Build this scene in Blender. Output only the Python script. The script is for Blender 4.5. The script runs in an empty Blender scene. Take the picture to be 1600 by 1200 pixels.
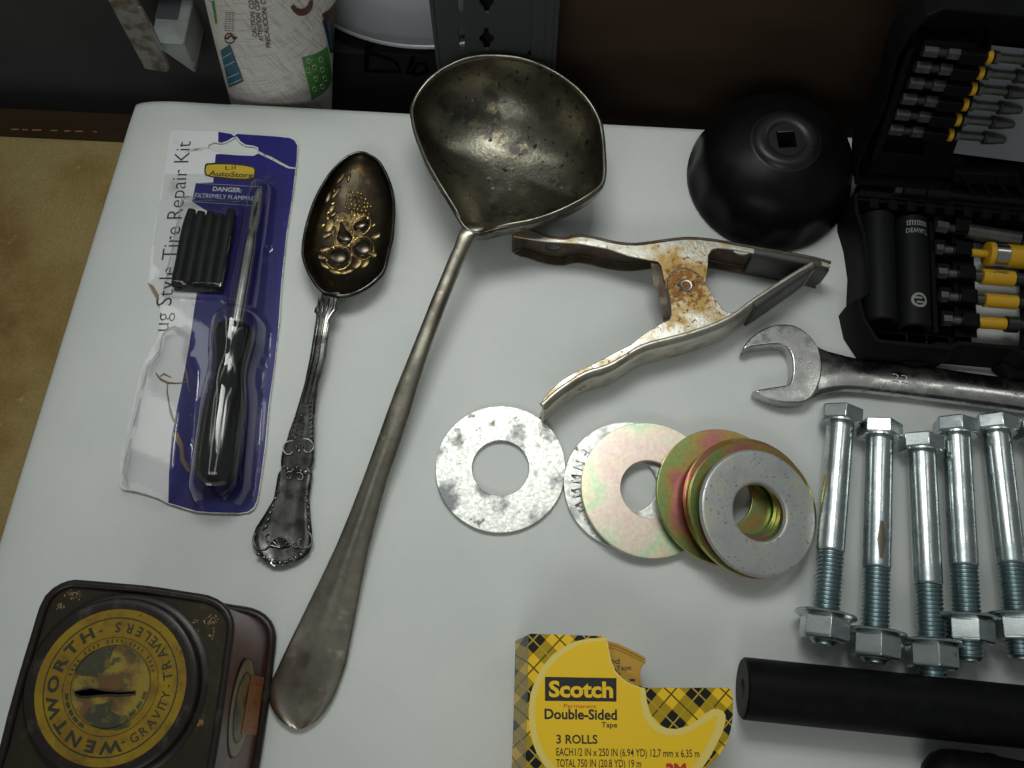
import bpy, bmesh, math, random
from mathutils import Vector, Matrix, geometry, noise
random.seed(7)
C = bpy.context.scene.collection
S = 0.001                       # everything below is written in millimetres
V = Vector
R = math.radians
# ------------------------------------------------------------------ camera
FPX, TILT, CAMH = 1450.0, R(19.55), 455.0
cam = bpy.data.cameras.new('camera'); camo = bpy.data.objects.new('camera', cam); C.objects.link(camo)
cam.sensor_width = 36.0; cam.lens = 36.0*FPX/1600.0; cam.clip_start = 0.01; cam.clip_end = 50
camo.location = (0, 0, CAMH*S); camo.rotation_euler = (TILT, 0, 0)
bpy.context.scene.camera = camo
# ------------------------------------------------------------------ world, lamps, exposure
w = bpy.data.worlds.new('World'); bpy.context.scene.world = w; w.use_nodes = True
bgn = w.node_tree.nodes['Background']; bgn.inputs[0].default_value = (0.93, 1.0, 0.96, 1); bgn.inputs[1].default_value = 0.13
def area(name, loc, target, sx, sy, power, col, spread=180):
    l = bpy.data.lights.new(name, 'AREA'); l.shape = 'RECTANGLE'; l.size = sx; l.size_y = sy; l.energy = power; l.color = col
    l.spread = R(spread)
    o = bpy.data.objects.new(name, l); C.objects.link(o); o.location = loc
    d = V(target)-V(loc); o.rotation_euler = d.to_track_quat('-Z', 'Y').to_euler()
    return o
area('ceiling_lamp', (-0.52, 0.56, 1.05), (0.0, 0.18, 0), 0.09, 1.0, 0.84, (0.96, 1.0, 0.95))
area('ceiling_lamp', (0.72, 0.58, 1.05), (0.1, 0.18, 0), 0.09, 1.0, 0.88, (0.98, 1.0, 0.94))
area('vignette_light', (-0.01, 0.36, 0.60), (-0.02, 0.15, 0), 0.28, 0.16, 0.345, (0.97, 1.0, 0.955), 74)  # unseen overhead light, added and narrowed to mimic lens vignetting
area('front_light', (-0.35, -1.15, 1.25), (0.0, 0.2, 0), 0.9, 0.45, 4.6, (0.98, 1.0, 0.95))  # unseen light behind the camera, put in to brighten cup and upright faces
vs = bpy.context.scene.view_settings
bpy.context.scene.display_settings.display_device = 'sRGB'
vs.view_transform = 'Standard'; vs.look = 'None'; vs.exposure = -0.24; vs.gamma = 1.0
# ------------------------------------------------------------------ rays and planes
ct, st = math.cos(TILT), math.sin(TILT)
def ray(px, py):
    a = (px-800)/FPX; v = (600-py)/FPX
    return V((a, v*ct+st, v*st-ct))
def P(px, py, z=0.0):
    d = ray(px, py); s = (z-CAMH)/d.z
    return V((d.x*s, d.y*s, z))
def PP(px, py, o, n):             # ray on any plane
    d = ray(px, py); c = V((0, 0, CAMH)); s = (V(o)-c).dot(n)/d.dot(n)
    return c+d*s
def Z(p, z): return V((p[0], p[1], z))
# ------------------------------------------------------------------ mesh builder
class MB:
    def __init__(s): s.v = []; s.f = []; s.uv = None
    def add(s, vs_, fs_):
        b = len(s.v); s.v += [V(p) for p in vs_]; s.f += [tuple(i+b for i in f) for f in fs_]; return s
    def loft(s, rings, closed=True, cap=(True, True)):
        n = len(rings[0]); vs_ = [p for r in rings for p in r]; fs_ = []
        for i in range(len(rings)-1):
            for j in range(n if closed else n-1):
                k = (j+1) % n
                fs_.append((i*n+j, i*n+k, (i+1)*n+k, (i+1)*n+j))
        if closed and cap[0]: fs_.append(tuple(range(n-1, -1, -1)))
        if closed and cap[1]: fs_.append(tuple(range((len(rings)-1)*n, len(rings)*n)))
        return s.add(vs_, fs_)
    def grid(s, nu, nv, fn, skip=None):
        vs_ = [fn(i, j) for i in range(nu+1) for j in range(nv+1)]; fs_ = []
        for i in range(nu):
            for j in range(nv):
                if skip and skip(i, j): continue
                a = i*(nv+1)+j; fs_.append((a, a+1, a+nv+2, a+nv+1))
        return s.add(vs_, fs_)
    def lathe(s, o, axis, prof, n=32, cap=(True, True), xdir=None):
        ax = V(axis).normalized()
        xd = (V(xdir) if xdir else (V((0, 0, 1)) if abs(ax.z) < .9 else V((1, 0, 0))))
        xd = (xd-ax*xd.dot(ax)).normalized(); yd = ax.cross(xd)
        rings = []
        for r, h in prof:
            r = max(r, .001)
            rings.append([V(o)+ax*h+xd*(r*math.cos(2*math.pi*k/n))+yd*(r*math.sin(2*math.pi*k/n)) for k in range(n)])
        return s.loft(rings, True, cap)
    def ngon_lathe(s, o, axis, prof, n=6, xdir=None): return s.lathe(o, axis, prof, n, xdir=xdir)
    def tube(s, pts, r, n=8, cap=(True, True), closed=False):
        pts = [V(p) for p in pts]; m = len(pts); rings = []
        for i, p in enumerate(pts):
            if closed: t = pts[(i+1) % m]-pts[i-1]
            else: t = pts[min(i+1, m-1)]-pts[max(i-1, 0)]
            t = t.normalized(); u = V((0, 0, 1)) if abs(t.z) < .95 else V((1, 0, 0))
            x = t.cross(u).normalized(); y = x.cross(t)
            rr = r[i] if isinstance(r, (list, tuple)) else r
            rings.append([p+x*(rr*math.cos(2*math.pi*k/n))+y*(rr*math.sin(2*math.pi*k/n)) for k in range(n)])
        if closed: rings.append(rings[0])
        return s.loft(rings, True, (False, False) if closed else cap)
    def ell(s, c, rx, ry, rz, xdir=(1, 0, 0), zdir=(0, 0, 1), n=12, m=7, half=False):
        zd = V(zdir).normalized(); xd = V(xdir); xd = (xd-zd*xd.dot(zd)).normalized(); yd = zd.cross(xd)
        rings = []
        lo = 0 if half else -90
        for i in range(m+1):
            a = R(lo+(90-lo)*i/m); cr = max(math.cos(a), .002); h = math.sin(a)
            rings.append([V(c)+xd*(rx*cr*math.cos(2*math.pi*k/n))+yd*(ry*cr*math.sin(2*math.pi*k/n))+zd*(rz*h) for k in range(n)])
        return s.loft(rings)
    def box(s, c, ex, ey, ez):
        c = V(c); q = [c+ex*a+ey*b+ez*d for d in (-1, 1) for a, b in ((-1, -1), (1, -1), (1, 1), (-1, 1))]
        return s.add(q, [(3, 2, 1, 0), (4, 5, 6, 7), (0, 1, 5, 4), (1, 2, 6, 5), (2, 3, 7, 6), (3, 0, 4, 7)])
    def sheet(s, poly, holes=()):                                   # flat polygon, any plane
        loops = [[V(p) for p in poly]]+[[V(p) for p in h] for h in holes]
        flat = [p for l in loops for p in l]
        n = V((0, 0, 0)); L = loops[0]
        for i in range(len(L)): n += L[i-1].cross(L[i])
        n.normalize(); x = n.orthogonal().normalized(); y = n.cross(x)
        tris = geometry.tessellate_polygon([[V((p.dot(x), p.dot(y), 0)) for p in l] for l in loops])
        return s.add(flat, [tuple(t) for t in tris])
    def plate(s, poly, z0, z1, bevel=0.0, holes=(), res=2):          # outline in xy, extruded in z, rounded edge
        cu = bpy.data.curves.new('tmp', 'CURVE'); cu.dimensions = '2D'; cu.fill_mode = 'BOTH'
        for l in [poly]+list(holes):
            sp = cu.splines.new('POLY'); sp.points.add(len(l)-1); sp.use_cyclic_u = True
            for i, p in enumerate(l): sp.points[i].co = (p[0], p[1], 0, 1)
        cu.extrude = max((z1-z0)/2-bevel, 0.001); cu.bevel_depth = bevel; cu.bevel_resolution = res; cu.offset = -bevel
        o = bpy.data.objects.new('tmp', cu); C.objects.link(o)
        me = bpy.data.meshes.new_from_object(o.evaluated_get(bpy.context.evaluated_depsgraph_get()))
        zc = (z0+z1)/2
        s.add([v.co+V((0, 0, zc)) for v in me.vertices], [tuple(p.vertices) for p in me.polygons])
        bpy.data.objects.remove(o); bpy.data.curves.remove(cu); bpy.data.meshes.remove(me)
        return s
TX = {}
def text2d(t, bold=0.0):
    if (t, bold) in TX: return TX[(t, bold)]
    cu = bpy.data.curves.new('tmp', 'FONT'); cu.body = t; cu.resolution_u = 3; cu.offset = bold; cu.fill_mode = 'FRONT'
    o = bpy.data.objects.new('tmp', cu); C.objects.link(o)
    me = bpy.data.meshes.new_from_object(o.evaluated_get(bpy.context.evaluated_depsgraph_get()))
    vs_ = [v.co.copy() for v in me.vertices]; fs_ = [tuple(p.vertices) for p in me.polygons]
    bpy.data.objects.remove(o); bpy.data.curves.remove(cu); bpy.data.meshes.remove(me)
    x0 = min([v.x for v in vs_] or [0]); x1 = max([v.x for v in vs_] or [1])
    TX[(t, bold)] = ([(v.x-x0, v.y) for v in vs_], fs_, max(x1-x0, .01)); return TX[(t, bold)]
CAP = 0.69
def put_text(mb, t, o, ex, ey, bold=0.0, fn=None):                   # ex spans the whole word, ey one cap height
    vs_, fs_, wd = text2d(t, bold)
    pts = [V(o)+V(ex)*(x/wd)+V(ey)*(y/CAP) for x, y in vs_]
    if fn: pts = [fn(p) for p in pts]
    mb.add(pts, fs_); return mb
def text_px(mb, t, a, b, hpx, z, bold=0.0):                          # baseline from pixel a to pixel b on the level z
    A = P(a[0], a[1], z); B = P(b[0], b[1], z); ex = B-A
    m = hpx*(P(a[0]+1, a[1], z)-A).length
    put_text(mb, t, A, ex, V((-ex.y, ex.x, 0)).normalized()*m, bold)
# ------------------------------------------------------------------ objects
def thing(name, label, cat, loc=(0, 0, 0), group=None):
    o = bpy.data.objects.new(name, None); o.empty_display_size = .01; C.objects.link(o)
    o.location = V(loc)*S; o['label'] = label; o['category'] = cat
    if group: o['group'] = group
    o['_l'] = [float(c) for c in loc]
    return o
def mesh_of(name, mb, m, org, smooth=35, fix=True):
    me = bpy.data.meshes.new(name)
    me.from_pydata([(p-org)*S for p in mb.v], [], mb.f); me.update()
    if fix:
        bm = bmesh.new(); bm.from_mesh(me)
        bmesh.ops.remove_doubles(bm, verts=bm.verts, dist=1e-6)
        bmesh.ops.recalc_face_normals(bm, faces=bm.faces); bm.to_mesh(me); bm.free()
    if smooth:
        for p in me.polygons: p.use_smooth = True
        me.set_sharp_from_angle(angle=R(smooth))
    me.materials.append(m); return me
def part(name, mb, m, parent, smooth=35, label=None, fix=True, solid=0, bevel=0):
    root = parent
    while root.parent: root = root.parent
    org = V(root['_l']) if '_l' in root.keys() else V((0, 0, 0))
    o = bpy.data.objects.new(name, mesh_of(name, mb, m, org, smooth, fix)); C.objects.link(o); o.parent = parent
    if label: o['label'] = label
    mods(o, solid, bevel, 0 < smooth <= 40)
    return o
def mods(o, solid, bevel, wn=False):
    if solid:
        q = o.modifiers.new('solid', 'SOLIDIFY'); q.thickness = abs(solid)*S; q.offset = -1 if solid > 0 else 1
    if bevel:
        q = o.modifiers.new('bevel', 'BEVEL'); q.width = bevel*S; q.segments = 2; q.limit_method = 'ANGLE'
    if wn:
        q = o.modifiers.new('normals', 'WEIGHTED_NORMAL'); q.keep_sharp = True; q.weight = 90
def single(name, mb, m, label, cat, org=(0, 0, 0), smooth=35, group=None, solid=0, bevel=0):
    o = bpy.data.objects.new(name, mesh_of(name, mb, m, V(org), smooth)); C.objects.link(o); o.location = V(org)*S
    o['label'] = label; o['category'] = cat
    if group: o['group'] = group
    mods(o, solid, bevel, 0 < smooth <= 40); o['_l'] = [float(c) for c in org]
    return o
def structure(name, mb, m, smooth=35, bevel=0):
    o = bpy.data.objects.new(name, mesh_of(name, mb, m, V((0, 0, 0)), smooth)); C.objects.link(o); o['kind'] = 'structure'
    mods(o, 0, bevel); return o
# ------------------------------------------------------------------ materials
def lin(c): return tuple((x/255/12.92 if x <= 10 else ((x/255+.055)/1.055)**2.4) for x in c)
def mat(name, col, rough=.5, metal=0.0, stains=(), bump=0.0, bscale=1.0, rvar=0.0, spec=.5, coat=0.0, stretch=(1, 1, 1), rnd=False, grain=0.0, gscale=3.0):
    """stains: (colour, scale per mm, lo, hi, detail, roughness, metal) laid over the base by noise"""
    m = bpy.data.materials.new(name); m.use_nodes = True; nt = m.node_tree; N = nt.nodes; L = nt.links
    b = N['Principled BSDF']
    tc = N.new('ShaderNodeTexCoord'); mp = N.new('ShaderNodeMapping'); mp.inputs['Scale'].default_value = tuple(1000*s_ for s_ in stretch)
    L.new(tc.outputs['Object'], mp.inputs['Vector']); vec = mp.outputs['Vector']
    oi = N.new('ShaderNodeObjectInfo') if rnd else None
    def nz(scale, det, ofs=0.0, rg=.6):
        n = N.new('ShaderNodeTexNoise'); n.noise_dimensions = '4D'; n.inputs['Scale'].default_value = scale; n.inputs['Detail'].default_value = det
        n.inputs['Roughness'].default_value = rg; n.inputs['W'].default_value = ofs; L.new(vec, n.inputs['Vector'])
        if rnd:
            q = N.new('ShaderNodeMath'); q.operation = 'MULTIPLY_ADD'; q.inputs[1].default_value = 40; q.inputs[2].default_value = ofs
            L.new(oi.outputs['Random'], q.inputs[0]); L.new(q.outputs[0], n.inputs['W'])
        return n.outputs['Fac']
    def ramp(fac, lo, hi):
        r = N.new('ShaderNodeMapRange'); r.inputs['From Min'].default_value = lo; r.inputs['From Max'].default_value = hi; L.new(fac, r.inputs['Value']); return r.outputs[0]
    c = N.new('ShaderNodeRGB'); c.outputs[0].default_value = (*col, 1); c = c.outputs[0]
    rv = N.new('ShaderNodeValue'); rv.outputs[0].default_value = rough; rv = rv.outputs[0]
    mv = N.new('ShaderNodeValue'); mv.outputs[0].default_value = metal; mv = mv.outputs[0]
    def mixf(a, val, f):
        q = N.new('ShaderNodeMix'); q.data_type = 'FLOAT'; L.new(f, q.inputs[0]); L.new(a, q.inputs[2]); q.inputs[3].default_value = val; return q.outputs[0]
    k = 1.3
    for st_ in stains:
        sc, scale, lo, hi, det, sr, sm = st_[:7]; f = nz(scale, det, k); k += 3.7
        if len(st_) > 7:
            cx_, cy_, rad, amt = st_[7][:4]; cz_ = st_[7][4] if len(st_[7]) > 4 else 24
            dv = N.new('ShaderNodeVectorMath'); dv.operation = 'DISTANCE'; L.new(vec, dv.inputs[0]); dv.inputs[1].default_value = (cx_, cy_, cz_)
            dm = N.new('ShaderNodeMapRange'); dm.inputs[1].default_value = 0; dm.inputs[2].default_value = rad; dm.inputs[3].default_value = amt; dm.inputs[4].default_value = 0; L.new(dv.outputs['Value'], dm.inputs[0])
            ad = N.new('ShaderNodeMath'); L.new(f, ad.inputs[0]); L.new(dm.outputs[0], ad.inputs[1]); f = ad.outputs[0]
        f = ramp(f, lo, hi)
        q = N.new('ShaderNodeMix'); q.data_type = 'RGBA'; L.new(f, q.inputs[0]); L.new(c, q.inputs[6]); q.inputs[7].default_value = (*sc, 1); c = q.outputs[2]
        if sr is not None: rv = mixf(rv, sr, f)
        if sm is not None: mv = mixf(mv, sm, f)
    if grain:
        f = ramp(nz(gscale, 3, 77.), .3, .7)
        q = N.new('ShaderNodeMix'); q.data_type = 'RGBA'; q.blend_type = 'MULTIPLY'; q.inputs[0].default_value = grain
        cr = N.new('ShaderNodeCombineColor'); [L.new(f, cr.inputs[i]) for i in range(3)]
        L.new(c, q.inputs[6]); L.new(cr.outputs[0], q.inputs[7]); c = q.outputs[2]
    if rvar:
        f = ramp(nz(.12, 5, 31.), .3, .7); q = N.new('ShaderNodeMath'); q.operation = 'MULTIPLY_ADD'; L.new(f, q.inputs[0]); q.inputs[1].default_value = rvar; L.new(rv, q.inputs[2]); rv = q.outputs[0]
    L.new(c, b.inputs['Base Color']); L.new(rv, b.inputs['Roughness']); L.new(mv, b.inputs['Metallic'])
    b.inputs['Specular IOR Level'].default_value = spec; b.inputs['Coat Weight'].default_value = coat; b.inputs['Coat Roughness'].default_value = .12
    if bump:
        bp = N.new('ShaderNodeBump'); bp.inputs['Strength'].default_value = min(bump, 1.0); bp.inputs['Distance'].default_value = .0004*max(1, bump)
        L.new(nz(bscale, 5, 55.), bp.inputs['Height']); L.new(bp.outputs[0], b.inputs['Normal'])
    return m
g = lambda *a: tuple(a)
M = {}
M['paper'] = mat('white_paper', (.74, .76, .745), .75, bump=.15, bscale=.25, spec=.2, stains=[((.685, .715, .705), .012, .40, .64, 4, None, None), ((.70, .70, .66), .09, .64, .76, 6, None, None), ((.36, .35, .32), .42, .785, .80, 2, None, None)], grain=.07, gscale=1.6)
M['bench'] = mat('tan_hardboard', (.36, .265, .105), .7, spec=.15, bump=.3, bscale=.8, stains=[((.24, .14, .045), .006, .50, .60, 3, None, None), ((.40, .31, .13), .02, .45, .65, 6, None, None), ((.26, .165, .045), .013, .52, .66, 5, None, None), ((.46, .38, .19), .09, .62, .72, 7, None, None), ((.06, .045, .03), .06, .70, .74, 4, None, None)], grain=.35, gscale=1.2)
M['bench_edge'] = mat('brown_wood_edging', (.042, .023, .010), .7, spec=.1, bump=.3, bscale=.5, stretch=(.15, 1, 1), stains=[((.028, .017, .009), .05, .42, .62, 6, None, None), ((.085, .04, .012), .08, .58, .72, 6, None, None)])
M['chip'] = mat('chipped_wood', (.24, .13, .035), .8, spec=.1)
M['void'] = mat('dark_floor', (.005, .005, .005), .9, spec=.05)
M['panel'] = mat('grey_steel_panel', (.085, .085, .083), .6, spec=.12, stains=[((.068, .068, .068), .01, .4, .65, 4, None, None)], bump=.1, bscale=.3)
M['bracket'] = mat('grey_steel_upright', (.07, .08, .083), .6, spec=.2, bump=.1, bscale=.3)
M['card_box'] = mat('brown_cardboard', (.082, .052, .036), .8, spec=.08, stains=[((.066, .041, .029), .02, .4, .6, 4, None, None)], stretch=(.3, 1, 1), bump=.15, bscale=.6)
M['dark_box'] = mat('dark_grey_carton', (.024, .024, .024), .8, spec=.1)
M['ink'] = mat('black_print', (.012, .012, .013), .55)
M['marker'] = mat('black_marker', (.003, .003, .003), .7, spec=.05)
M['enamel'] = mat('white_enamel', (.48, .50, .54), .25, stains=[((.42, .40, .36), .12, .66, .72, 5, .5, None)])
M['plastic_pale'] = mat('pale_plastic', (.34, .37, .35), .5, stains=[((.24, .255, .245), .05, .45, .65, 5, None, None)])
M['plastic_dirty'] = mat('dirty_plastic', (.25, .245, .24), .6, stains=[((.13, .10, .06), .12, .47, .60, 6, None, None)], bump=.3, bscale=.4)
M['plastic_shade'] = mat('shaded_grey_plastic', (.07, .076, .09), .6)
M['card_white'] = mat('white_coated_card', (.80, .80, .82), .32, bump=.1, bscale=.1, stains=[((.55, .54, .53), .05, .62, .74, 6, .5, None)])
M['card_blue'] = mat('blue_coated_card', (.016, .013, .175), .3, bump=.15, bscale=.15, stains=[((.06, .055, .27), .06, .60, .74, 6, .5, None), ((.015, .012, .13), .03, .5, .68, 4, None, None)])
M['card_torn'] = mat('torn_card_fibre', (.62, .60, .56), .9, stains=[((.25, .19, .12), .3, .5, .6, 4, None, None)])
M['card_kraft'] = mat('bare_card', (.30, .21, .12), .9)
M['yellow_print'] = mat('yellow_print', (.62, .43, .02), .4)
M['white_print'] = mat('white_print', (.62, .62, .66), .45)
M['rubber'] = mat('black_rubber', (.0075, .008, .0088), .5, spec=.18, bump=.3, bscale=.3, stains=[((.018, .02, .022), .1, .5, .7, 5, .6, None)])
M['rubber_matt'] = mat('matt_black_rubber', (.0045, .0047, .005), .5, spec=.12, stains=[((.008, .0083, .0088), .12, .48, .7, 6, .62, None), ((.08, .08, .08), .5, .74, .78, 3, None, None)], bump=.2, bscale=.8)
M['foam'] = mat('cut_rubber', (.045, .05, .05), .8, bump=.2, bscale=1.0)
M['handle'] = mat('glossy_black_plastic', (.010, .0115, .011), .10, coat=.5, rvar=.08, bump=.08, bscale=.2)
M['chrome'] = mat('chrome_steel', (.60, .60, .58), .16, 1.0, rvar=.12)
M['ladle'] = mat('worn_nickel_silver', (.34, .315, .26), .27, 1.0, stains=[((.17, .15, .12), .045, .46, .60, 8, .38, None), ((.46, .42, .32), .12, .60, .68, 7, .30, None), ((.12, .095, .06), .09, .62, .72, 8, .45, None), ((.09, .075, .055), .5, .70, .76, 4, .5, None)], rvar=.10, bump=.12, bscale=.8)
M['ladle_bowl'] = mat('tarnished_nickel_silver', (.25, .235, .185), .26, 1.0, stains=[((.075, .07, .06), .045, .46, .60, 10, .40, None), ((.32, .27, .17), .10, .56, .68, 9, .30, None), ((.03, .026, .022), .22, .58, .66, 8, .5, None), ((.50, .47, .40), .30, .66, .70, 5, .42, None)], rvar=.06, bump=.45, bscale=.45)
M['spoon'] = mat('blackened_silver', (.17, .17, .162), .20, 1.0, stains=[((.05, .048, .046), .12, .42, .60, 6, .27, None), ((.17, .165, .145), .2, .64, .74, 5, .28, None)], rvar=.06)
M['spoon_bowl'] = mat('tarnished_gilt', (.052, .042, .028), .30, 1.0, stains=[((.03, .022, .017), .06, .45, .62, 6, .36, None), ((.16, .10, .03), .13, .60, .72, 6, .3, None)], rvar=.08, bump=.35, bscale=.3)
M['fruit'] = mat('dark_silver_fruit', (.12, .105, .08), .2, 1.0, stains=[((.05, .04, .03), .2, .42, .62, 6, .3, None)])
M['gilt'] = mat('worn_gilt', (.27, .195, .085), .3, 1.0, stains=[((.07, .05, .03), .22, .40, .58, 6, .3, None)], rvar=.06)
M['gilt_bright'] = mat('bright_gilt', (.56, .40, .16), .26, 1.0, stains=[((.16, .11, .045), .25, .45, .62, 6, .34, None)])
M['galv'] = mat('galvanised_steel', (.66, .67, .63), .40, .85, stains=[((.56, .56, .53), .5, .40, .62, 9, .48, None), ((.26, .27, .275), .055, .51, .62, 12, .55, .5), ((.28, .24, .17), .12, .60, .68, 11, .65, .4)], bump=.5, bscale=.5, rnd=True)
M['washer_grey'] = mat('dull_zinc_steel', (.58, .60, .60), .42, .7, stains=[((.46, .48, .49), .06, .45, .62, 6, .5, None), ((.60, .575, .50), .07, .48, .62, 11, .5, .7), ((.20, .175, .13), .55, .585, .65, 9, .7, .3, (18, -8, 34, .0))], bump=.3, bscale=.5)
M['bolt'] = mat('bright_zinc_plate', (.66, .71, .715), .19, 1.0, stains=[((.40, .47, .49), .08, .45, .65, 6, .3, None), ((.26, .26, .24), .14, .66, .72, 6, .45, None)], rvar=.07, rnd=True, stretch=(1, 1, .45))
M['thread'] = mat('blue_zinc_thread', (.38, .47, .49), .26, 1.0, rvar=.1)
M['stain'] = mat('brown_oil_stain', (.16, .14, .10), .4, .6)
M['wrench'] = mat('scuffed_chrome', (.52, .52, .51), .16, 1.0, stains=[((.34, .335, .33), .09, .45, .6, 8, .34, None), ((.44, .44, .46), .5, .62, .7, 6, .4, None)], rvar=.07, bump=.12, bscale=.5)
M['wrench_polish'] = mat('polished_chrome_edge', (.62, .62, .60), .12, 1.0, rvar=.06)
RUST = ((.20, .085, .022), None)
M['nickel'] = mat('rust_specked_nickel', (.60, .57, .49), .33, .95, stains=[((.42, .38, .30), .1, .46, .62, 7, .36, None), ((.30, .15, .045), .24, .63, .70, 8, .7, .2), ((.10, .05, .025), .3, .69, .74, 6, .8, .1)], rvar=.08, bump=.2, bscale=.6)
_tl = P(165, 1083, 72)-P(230, 1080, 0)
M['tin_label'] = mat('aged_yellow_label', (.33, .222, .016), .5, spec=.2, stains=[((.17, .09, .018), .10, .52, .66, 9, .6, None, (_tl.x, _tl.y, 30, .14, 72)), ((.25, .155, .016), .06, .38, .58, 8, .5, None), ((.15, .095, .02), .09, .52, .66, 8, .55, None), ((.06, .042, .016), .35, .67, .72, 6, .6, None)], bump=.2, bscale=.5)
M['tin_art2'] = mat('mottled_lithograph', (.27, .195, .025), .5, stains=[((.12, .06, .018), .11, .50, .62, 9, .6, None, (_tl.x, _tl.y, 20, .16, 72)), ((.06, .055, .022), .14, .53, .62, 8, None, None), ((.15, .065, .018), .1, .60, .69, 6, None, None)])
_rv = P(780+865/2.963, 340+317/2.963, 24.7)-P(1070, 450, 0)
M['nickel_rust'] = mat('rusty_nickel_ear', (.52, .51, .455), .32, .95, stains=[((.42, .27, .085), .09, .48, .66, 9, .5, .6, (_rv.x, _rv.y, 26, .26)), ((.30, .13, .028), .38, .585, .67, 10, .75, .1, (_rv.x, _rv.y, 20, .23)), ((.10, .045, .02), .5, .66, .71, 9, .85, .05, (_rv.x, _rv.y, 14, .20))], bump=.4, bscale=.7)
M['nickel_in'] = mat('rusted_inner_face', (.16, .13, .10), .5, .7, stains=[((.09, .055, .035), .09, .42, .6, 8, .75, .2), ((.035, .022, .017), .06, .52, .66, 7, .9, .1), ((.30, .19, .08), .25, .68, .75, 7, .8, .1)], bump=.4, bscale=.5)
M['vinyl'] = mat('dark_grey_vinyl', (.07, .07, .068), .42, stains=[((.045, .043, .04), .06, .45, .65, 6, .5, None), ((.085, .07, .05), .15, .63, .72, 6, None, None)], bump=.2, bscale=.4)
M['case'] = mat('black_case_plastic', (.0052, .0054, .006), .55, spec=.09, stains=[((.004, .004, .0045), .05, .45, .65, 4, .55, None), ((.03, .03, .03), .5, .77, .82, 4, None, None)], bump=.35, bscale=1.5)
M['socket'] = mat('black_phosphate', (.007, .0074, .008), .5, 0.0, spec=.13, bump=.15, bscale=2.)
M['steel'] = mat('grey_bit_steel', (.13, .134, .125), .42, .8, stains=[((.10, .103, .095), .2, .45, .6, 5, .45, None)])
M['steel_dark'] = mat('dark_bit_steel', (.045, .045, .045), .4, .6)
M['yellow'] = mat('yellow_sleeve', (.60, .34, .015), .38, bump=.05, bscale=.5)
M['laser'] = mat('grey_laser_mark', (.22, .23, .21), .6)
M['stamp'] = mat('bright_stamped_edge', (.62, .62, .58), .45)
M['insert'] = mat('pale_liner', (.24, .26, .285), .6)
M['cap'] = mat('black_enamel', (.0036, .0036, .0038), .30, spec=.12, stains=[((.005, .005, .0053), .06, .45, .65, 6, .40, None), ((.03, .03, .03), .45, .76, .82, 5, .5, None)], rvar=.08)
M['cap_worn'] = mat('worn_black_enamel', (.012, .012, .0125), .36, spec=.35, stains=[((.05, .05, .048), .3, .62, .72, 7, .5, .4)])
M['tin'] = mat('dark_japanned_tin', (.030, .023, .012), .38, 0.0, spec=.3, stains=[((.022, .017, .012), .05, .42, .62, 6, .4, None), ((.055, .044, .026), .11, .55, .72, 7, .38, None), ((.22, .14, .03), .11, .70, .735, 7, .6, 0.)], bump=.25, bscale=.4)
M['tin_rim'] = mat('dark_tin_bead', (.022, .016, .014), .34, .1, spec=.4, stains=[((.06, .05, .042), .15, .55, .7, 6, .4, None)])
M['tin_red'] = mat('maroon_lithograph', (.13, .026, .026), .36, stains=[((.06, .02, .018), .05, .42, .62, 6, .4, None), ((.17, .075, .045), .08, .60, .74, 6, .4, None)], coat=.15)
M['tin_art'] = mat('faded_dark_lithograph', (.045, .045, .022), .5, stains=[((.15, .12, .022), .18, .53, .63, 8, None, None)])
M['tin_ink'] = mat('dark_brown_ink', (.030, .030, .016), .5)
M['oval'] = mat('olive_oval_print', (.26, .20, .09), .4, stains=[((.17, .13, .06), .08, .45, .6, 6, None, None)])
M['oval_in'] = mat('amber_oval_print', (.20, .12, .028), .4, stains=[((.04, .038, .03), .1, .52, .62, 6, None, None)])
M['sticker'] = mat('orange_sticker', (.33, .115, .022), .45, stains=[((.20, .07, .02), .25, .5, .62, 6, None, None)])
M['tape_yellow'] = mat('yellow_carton', (.95, .615, .03), .45, spec=.2, bump=.2, bscale=.7)
M['tape_pale'] = mat('pale_yellow_print', (.86, .68, .18), .45, spec=.2, bump=.2, bscale=.7)
M['tape_side'] = mat('carton_side_edge', (.07, .05, .03), .5, stains=[((.20, .13, .03), .07, .5, .6, 4, None, None)])
M['tape_core'] = mat('amber_tape_dispenser', (.58, .33, .05), .25, coat=.3)
M['red_print'] = mat('red_print', (.55, .035, .02), .45)
M['brown_print'] = mat('brown_print', (.10, .045, .03), .5)
M['green_print'] = mat('green_print', (.10, .33, .075), .55, stains=[((.18, .42, .14), .25, .55, .62, 3, None, None)])
M['blue_print'] = mat('teal_blue_print', (.055, .17, .25), .55)
M['cream_print'] = mat('cream_print', (.66, .64, .58), .55)
M['navy_print'] = mat('dark_blue_print', (.03, .045, .075), .5)

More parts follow.
